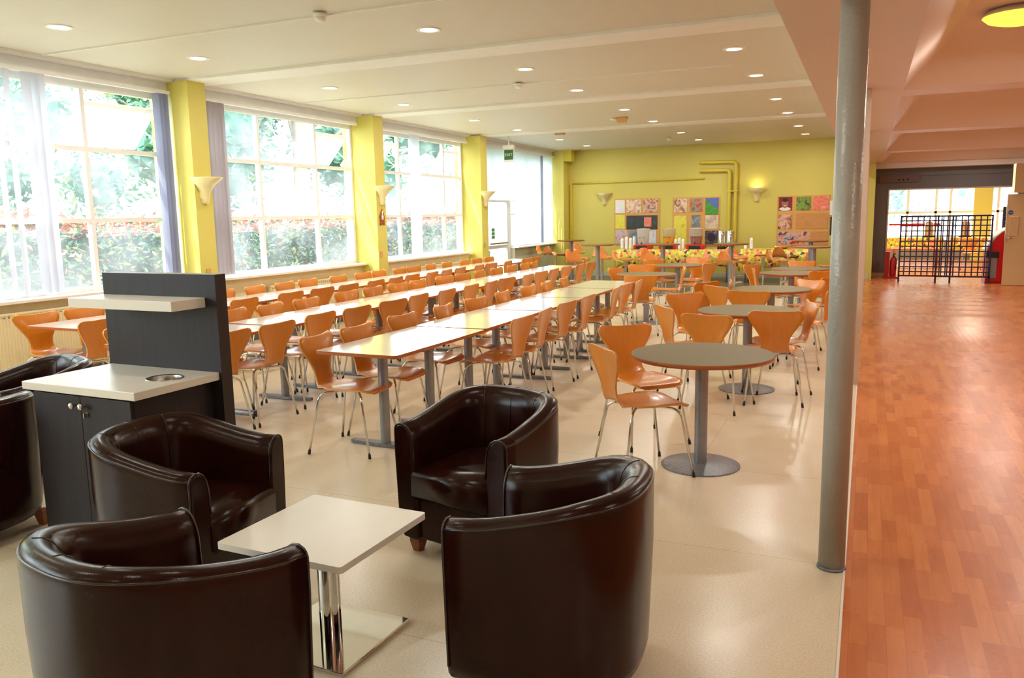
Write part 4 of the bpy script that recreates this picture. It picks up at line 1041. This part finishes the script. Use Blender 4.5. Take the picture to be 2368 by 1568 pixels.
# red cooler
t = thing('drinks_cooler', 'red drinks cooler with a curved white top beside the cream door', 'cooler', (2.62, 20.2, 0))
bm = bmesh.new(); pr = [(-.28, .05), (.5, .05), (.5, 1.16), (.1, 1.16), (-.02, 1.09), (-.13, .98), (-.22, .84), (-.28, .70)]
a = [bm.verts.new((x, -.3, z)) for x, z in pr]; b = [bm.verts.new((x, .3, z)) for x, z in pr]; bm.faces.new(a); bm.faces.new(b[::-1])
for i in range(8): bm.faces.new((a[i], b[i], b[(i+1) % 8], a[(i+1) % 8]))
obj('body', bm, M['red'], t)
bm = bmesh.new(); c = [(.1, 1.165), (-.02, 1.10), (-.13, .99), (-.22, .85), (-.285, .70)]; tube(bm, [(x, -.29, z) for x, z in c], .022, 8); tube(bm, [(x, .29, z) for x, z in c], .022, 8)
for (x0_, z0_), (x1_, z1_) in zip(c, c[1:]): bm.faces.new([bm.verts.new(p) for p in ((x0_-.02, -.29, z0_+.012), (x1_-.02, -.29, z1_+.012), (x1_-.02, .29, z1_+.012), (x0_-.02, .29, z0_+.012))])
obj('curved_lid', bm, M['paper'], t)
bx('grey_panel', M['greymetal'], (-.27, -.08, -.32, -.30, .12, .55), t); bx('black_cap', M['black'], (-.29, -.05, -.34, -.30, .55, .68), t, bev=.01); bx('plinth', M['dred'], (-.28, .5, -.28, .28, 0, .05), t)
# door leaf
w = bpy.data.objects.new('door_2', None); C.objects.link(w); w['kind'] = 'structure'; w.location = (2.59, 19.42, 0)
bx('door_leaf', M['doorcream'], (0, .95, -.02, .03, .01, 1.87), w); bx('letter_plate', M['doorcream'], (.06, .22, -.04, -.02, 1.02, 1.42), w, bev=.006)
bm = bmesh.new(); tube(bm, [(.03, -.02, .98), (.03, -.06, .98), (.13, -.06, .98)], .009, 8); obj('door_handle', bm, M['steel'], w); bx('handle_plate', M['steel'], (.01, .05, -.026, -.02, .88, 1.03), w)
bm = bmesh.new(); lathe(bm, [(.045, 0), (.045, .003)], 24)
for v_ in bm.verts: v_.co = Vector((.07+v_.co.x, -.0235+v_.co.z, 1.5+v_.co.y))
obj('blue_door_disc', bm, mat('mandatory_sign_blue', (24, 70, 170), .4), w); bx('disc_mark', M['paper'], (.04, .1, -.025, -.0236, 1.496, 1.504), w)
t = thing('ceiling_box_sign', 'cream box hung from the corridor ceiling above the cream door', 'sign', (3.15, 19.4, 1.97)); bx('box', M['doorcream'], (-.48, .4, -.2, .12, -.075, .5), t); bx('hanger', M['frame'], (0, .03, -.03, 0, .5, .71), t)
t = bx('notice_strip', M['paper'], (.075, .085, 21.15, 21.25, 1.0, 1.25)); tag(t, 'small white notice on the yellow wall end beside the grey wall', 'notice')
bx('conduit_cover', M['paper'], (-.004, .004, -.02, .02, .0, .01), t)

# room beyond the opening
YR = 29.0
struct('floor_beyond', M['vinyl'], (-4, -.03, 21.55, 32, -.1, 0)); struct('ceiling_beyond', M['plaster'], (-4, 4.6, 21.55, 31, 3.0, 3.1))
struct('wall_beyond_sill', M['greymetal'], (-4, 4.6, YR, YR+.12, 0, .55)); struct('wall_beyond_head', M['plaster'], (-4, 4.6, YR, YR+.12, 2.3, 3.0)); struct('wall_beyond_pier', M['yellow'], (2.95, 3.45, YR-.25, YR, 0, 3.0)); struct('wall_beyond_side', M['cream'], (-4.1, -4, 21.55, YR, 0, 3.0))
w = bpy.data.objects.new('window_9', None); C.objects.link(w); w['kind'] = 'structure'
bm = bmesh.new()
for x in (-4, -2.6, -1.2, .1, 1.1, 1.9, 2.3, 3.6, 4.5): box(bm, x, x+.07, YR, YR+.08, .55, 2.3)
for z in (.55, 1.45, 2.2): box(bm, -4, 4.6, YR, YR+.08, z, z+.07)
obj('window_frame', bm, M['frame'], w)
bm = bmesh.new(); bm.faces.new([bm.verts.new(p) for p in ((-4, YR+.04, .55), (4.6, YR+.04, .55), (4.6, YR+.04, 2.3), (-4, YR+.04, 2.3))]); obj('panes', bm, M['glass'], w)
t = bx('window_banner', M['red'], (.62, 2.1, YR-.03, YR-.01, 1.08, 1.14)); tag(t, 'thin red band across the windows of the room beyond the opening', 'banner'); 
for x0, x1, l in ((.3, 2.0, 'fruit print buffet table beyond the mesh screens, nearer the extinguisher'), (2.15, 3.6, 'fruit print buffet table beyond the mesh screens, nearer the cooler')):
    t = thing('buffet_table', l, 'table', (0, 0, 0), 0, 'buffet tables beyond the opening')
    bx('cloth', M['fruit'], (x0, x1, 26.2, 26.9, .42, .78), t, bev=.02)
    for x in (x0+.1, x1-.1):
        for y in (26.3, 26.8): bx('leg', M['greymetal'], (x-.02, x+.02, y-.02, y+.02, 0, .42), t)
for x, l in ((1.62, 'steel urn on a buffet beyond the mesh screens, nearer the extinguisher'), (2.55, 'steel urn on a buffet beyond the mesh screens, nearer the cooler')):
    t = thing('steel_urn', l, 'urn', (x, 26.5, .78), 0, 'steel urns'); bm = bmesh.new(); lathe(bm, [(.12, .05), (.11, .42), (.04, .46)], 20); obj('body', bm, mat('copper_urn', (170, 130, 110), .25, .9), t, autosmooth=True); bm = bmesh.new(); lathe(bm, [(.17, 0), (.15, .05)], 20); obj('base', bm, M['black'], t)
t = thing('dining_table', 'low brown wooden table in the room beyond the mesh screens', 'table', (1.2, 24.6, 0)); bx('table_top', M['plyband'], (-.6, .6, -.35, .35, .52, .55), t)
for sx in (-.52, .52):
    for sy in (-.28, .28): bx('leg', M['plyband'], (sx-.02, sx+.02, sy-.02, sy+.02, 0, .52), t)
dup(CHAIR, (2.5, 24.4, 0), PI, 'orange plywood chair in the room beyond the mesh screens', 'plywood chairs beyond the opening')
for x, y in ((1.5, 24.0), (2.8, 26.0)): area('far_room_lamp', (x, y, 2.95), .5, 60, (1, .85, .65))
portal(.3, YR+.3, 1.4, 8.5, 1.8, (-PI/2, 0, 0))

# ================================================================== OUTSIDE
def leaves(n, sampler, size, mats_, name, parent, droop=False, seed=1):
    r = random.Random(seed); bm = bmesh.new()
    for i in range(n):
        p, s, mi = sampler(r); L = size*r.uniform(.7, 1.4)*s; W_ = L*(.42 if not droop else .16)
        d = Vector((r.gauss(0, 1), r.gauss(0, 1), r.gauss(0, .7) if not droop else -3)).normalized(); a = d.orthogonal().normalized(); a = (Matrix.Rotation(r.uniform(0, 6.28), 3, d) @ a); nn = d.cross(a)
        v = [bm.verts.new(p+q) for q in (-d*L/2, a*W_/2+nn*W_*.2, d*L/2, -a*W_/2+nn*W_*.2)]
        f1 = bm.faces.new((v[0], v[1], v[2])); f2 = bm.faces.new((v[0], v[2], v[3])); f1.material_index = f2.material_index = mi
    me = bpy.data.meshes.new(name); bm.to_mesh(me); bm.free()
    for m_ in mats_: me.materials.append(m_)
    o = bpy.data.objects.new(name, me); C.objects.link(o); o.parent = parent; return o
struct('ground_outside', M['grass'], (-60, -7.9, -30, 60, -.2, -.06)); struct('ground_path', M['concrete'], (-8.7, -7.9, -6, 24, -.06, -.03))
def hedge(y0, y1, x0, x1, h, n, label, seed):
    t = thing('hedge', label, 'hedge', ((x0+x1)/2, (y0+y1)/2, -.06)); hx, hy = (x1-x0)/2, (y1-y0)/2
    bm = bmesh.new(); N = 26; rows = []
    for i in range(N+1):
        y = -hy+.08+(2*hy-.16)*i/N; k = .07*math.sin(i*1.9)+.05*math.sin(i*.7); prof = [(-hx+.16, 0), (-hx+.12+k*.3, h*.6), (-hx*.5, h-.14+k), (hx*.5, h-.14+k), (hx-.14+k*.3, h*.6), (hx-.16, 0)]
        rows.append([bm.verts.new((a, y, b)) for a, b in prof])
    for a, b in zip(rows, rows[1:]):
        for k in range(5): bm.faces.new((a[k], a[k+1], b[k+1], b[k]))
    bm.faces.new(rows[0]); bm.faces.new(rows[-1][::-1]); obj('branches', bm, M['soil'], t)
    def samp(r):
        y = r.uniform(-hy, hy); bump = .07*math.sin((y+hy)*6.1)+.05*math.sin((y+hy)*2.3); q = r.random()
        if q < .45: z = r.uniform(.05, h); x = hx-.05+bump*.6-.12*max(0, z-h*.7)+r.gauss(0, .05)
        elif q < .6: z = r.uniform(.05, h); x = -hx+r.gauss(0, .05)
        else: x = r.uniform(-hx, hx); z = h-.08+bump+abs(r.gauss(0, .09))
        mi = 1 if (z > h-.14 and r.random() < .75) or r.random() < .04 else 0
        return Vector((x, y, z)), 1, mi
    leaves(n, samp, .105, [M['hedgeleaf'], M['redleaf']], 'foliage', t, seed=seed)
hedge(-2, 7.4, -10.4, -9.3, 1.72, 15000, 'clipped evergreen hedge with red tips outside the nearest window', 5)
hedge(7.6, 20, -10.9, -9.7, 1.62, 16000, 'evergreen hedge with red tips outside the second and third windows', 6)
def tree(x, y, h, r0, crown, n, label, seed, willow=False, size=.2):
    t = thing('garden_tree', label, 'tree', (x, y, -.06), 0, 'trees outside the windows'); r = random.Random(seed)
    bm = bmesh.new(); tube(bm, [(0, 0, 0), (.1, .1, h*.35), (-.05, .25, h*.7), (.1, .3, h)], 0, 12, radii=[r0, r0*.8, r0*.5, r0*.2])
    for k in range(7):
        a = k*2.4; z = h*(.35+.08*k); tube(bm, [(0, .15, z), (math.cos(a)*crown*.5, .15+math.sin(a)*crown*.5, z+h*.14), (math.cos(a)*crown*.85, .15+math.sin(a)*crown*.85, z+h*.2)], 0, 8, radii=[r0*.4, r0*.2, r0*.06])
    obj('trunk', bm, M['bark'], t, autosmooth=True)
    cl = [(Vector((r.uniform(-1, 1)*crown, r.uniform(-1, 1)*crown, h*r.uniform(.32, 1.1))), r.uniform(.35, .8)*crown*.6) for _ in range(16)]
    n = int(n*1.6)
    def samp(q):
        c, s = q.choice(cl)
        v = Vector((q.gauss(0, 1), q.gauss(0, 1), q.gauss(0, 1))).normalized()*s*q.uniform(.5, 1.2)
        if willow: p = c+Vector((v.x, v.y, 0)); p.z = q.uniform(.5, h)
        else: p = c+v; p.z = max(.4, p.z)
        return p, 1, 0
    if not willow:
        bm = bmesh.new()
        for c, s in cl:
            q = bmesh.ops.create_icosphere(bm, subdivisions=3, radius=s*.66, matrix=Matrix.Translation(c))
            for v in q['verts']: d = (v.co-c).normalized(); v.co += d*s*.22*math.sin(d.x*9+seed)*math.cos(d.y*8+c.x)*math.sin(d.z*7+1)
        obj('inner_crown', bm, M['crowncore'], t, autosmooth=True)
    leaves(n, samp, size, [M['willow'] if willow else M['treeleaf']], 'crown', t, droop=willow, seed=seed)
tree(-14.6, 3.0, 7, .16, 2.2, 5200, 'weeping willow like tree outside the nearest window', 11, True, .3)
tree(-15.5, 9.5, 6, .15, 2.0, 3200, 'pale leafy tree outside between the first and second windows', 12)
tree(-13.2, 16.8, 8, .26, 3.0, 7000, 'leaning tree with a pale trunk outside the second window', 13)
tree(-21.5, 21, 8, .24, 3.6, 6000, 'broad pale tree standing far beyond the second window', 14)
tree(-13, 27, 7, .2, 3.2, 6000, 'pale tree outside the third window', 15)
tree(-22, 12, 8, .2, 3.2, 5000, 'tall thin tree far beyond the hedge gap', 16)
tree(2.0, 42, 7, .2, 4.0, 6000, 'broad green tree outside the room beyond the opening', 17, False, .3)
tree(-9, 47, 7, .2, 3.4, 5000, 'green tree at the edge of the windows beyond the opening', 18, False, .3)
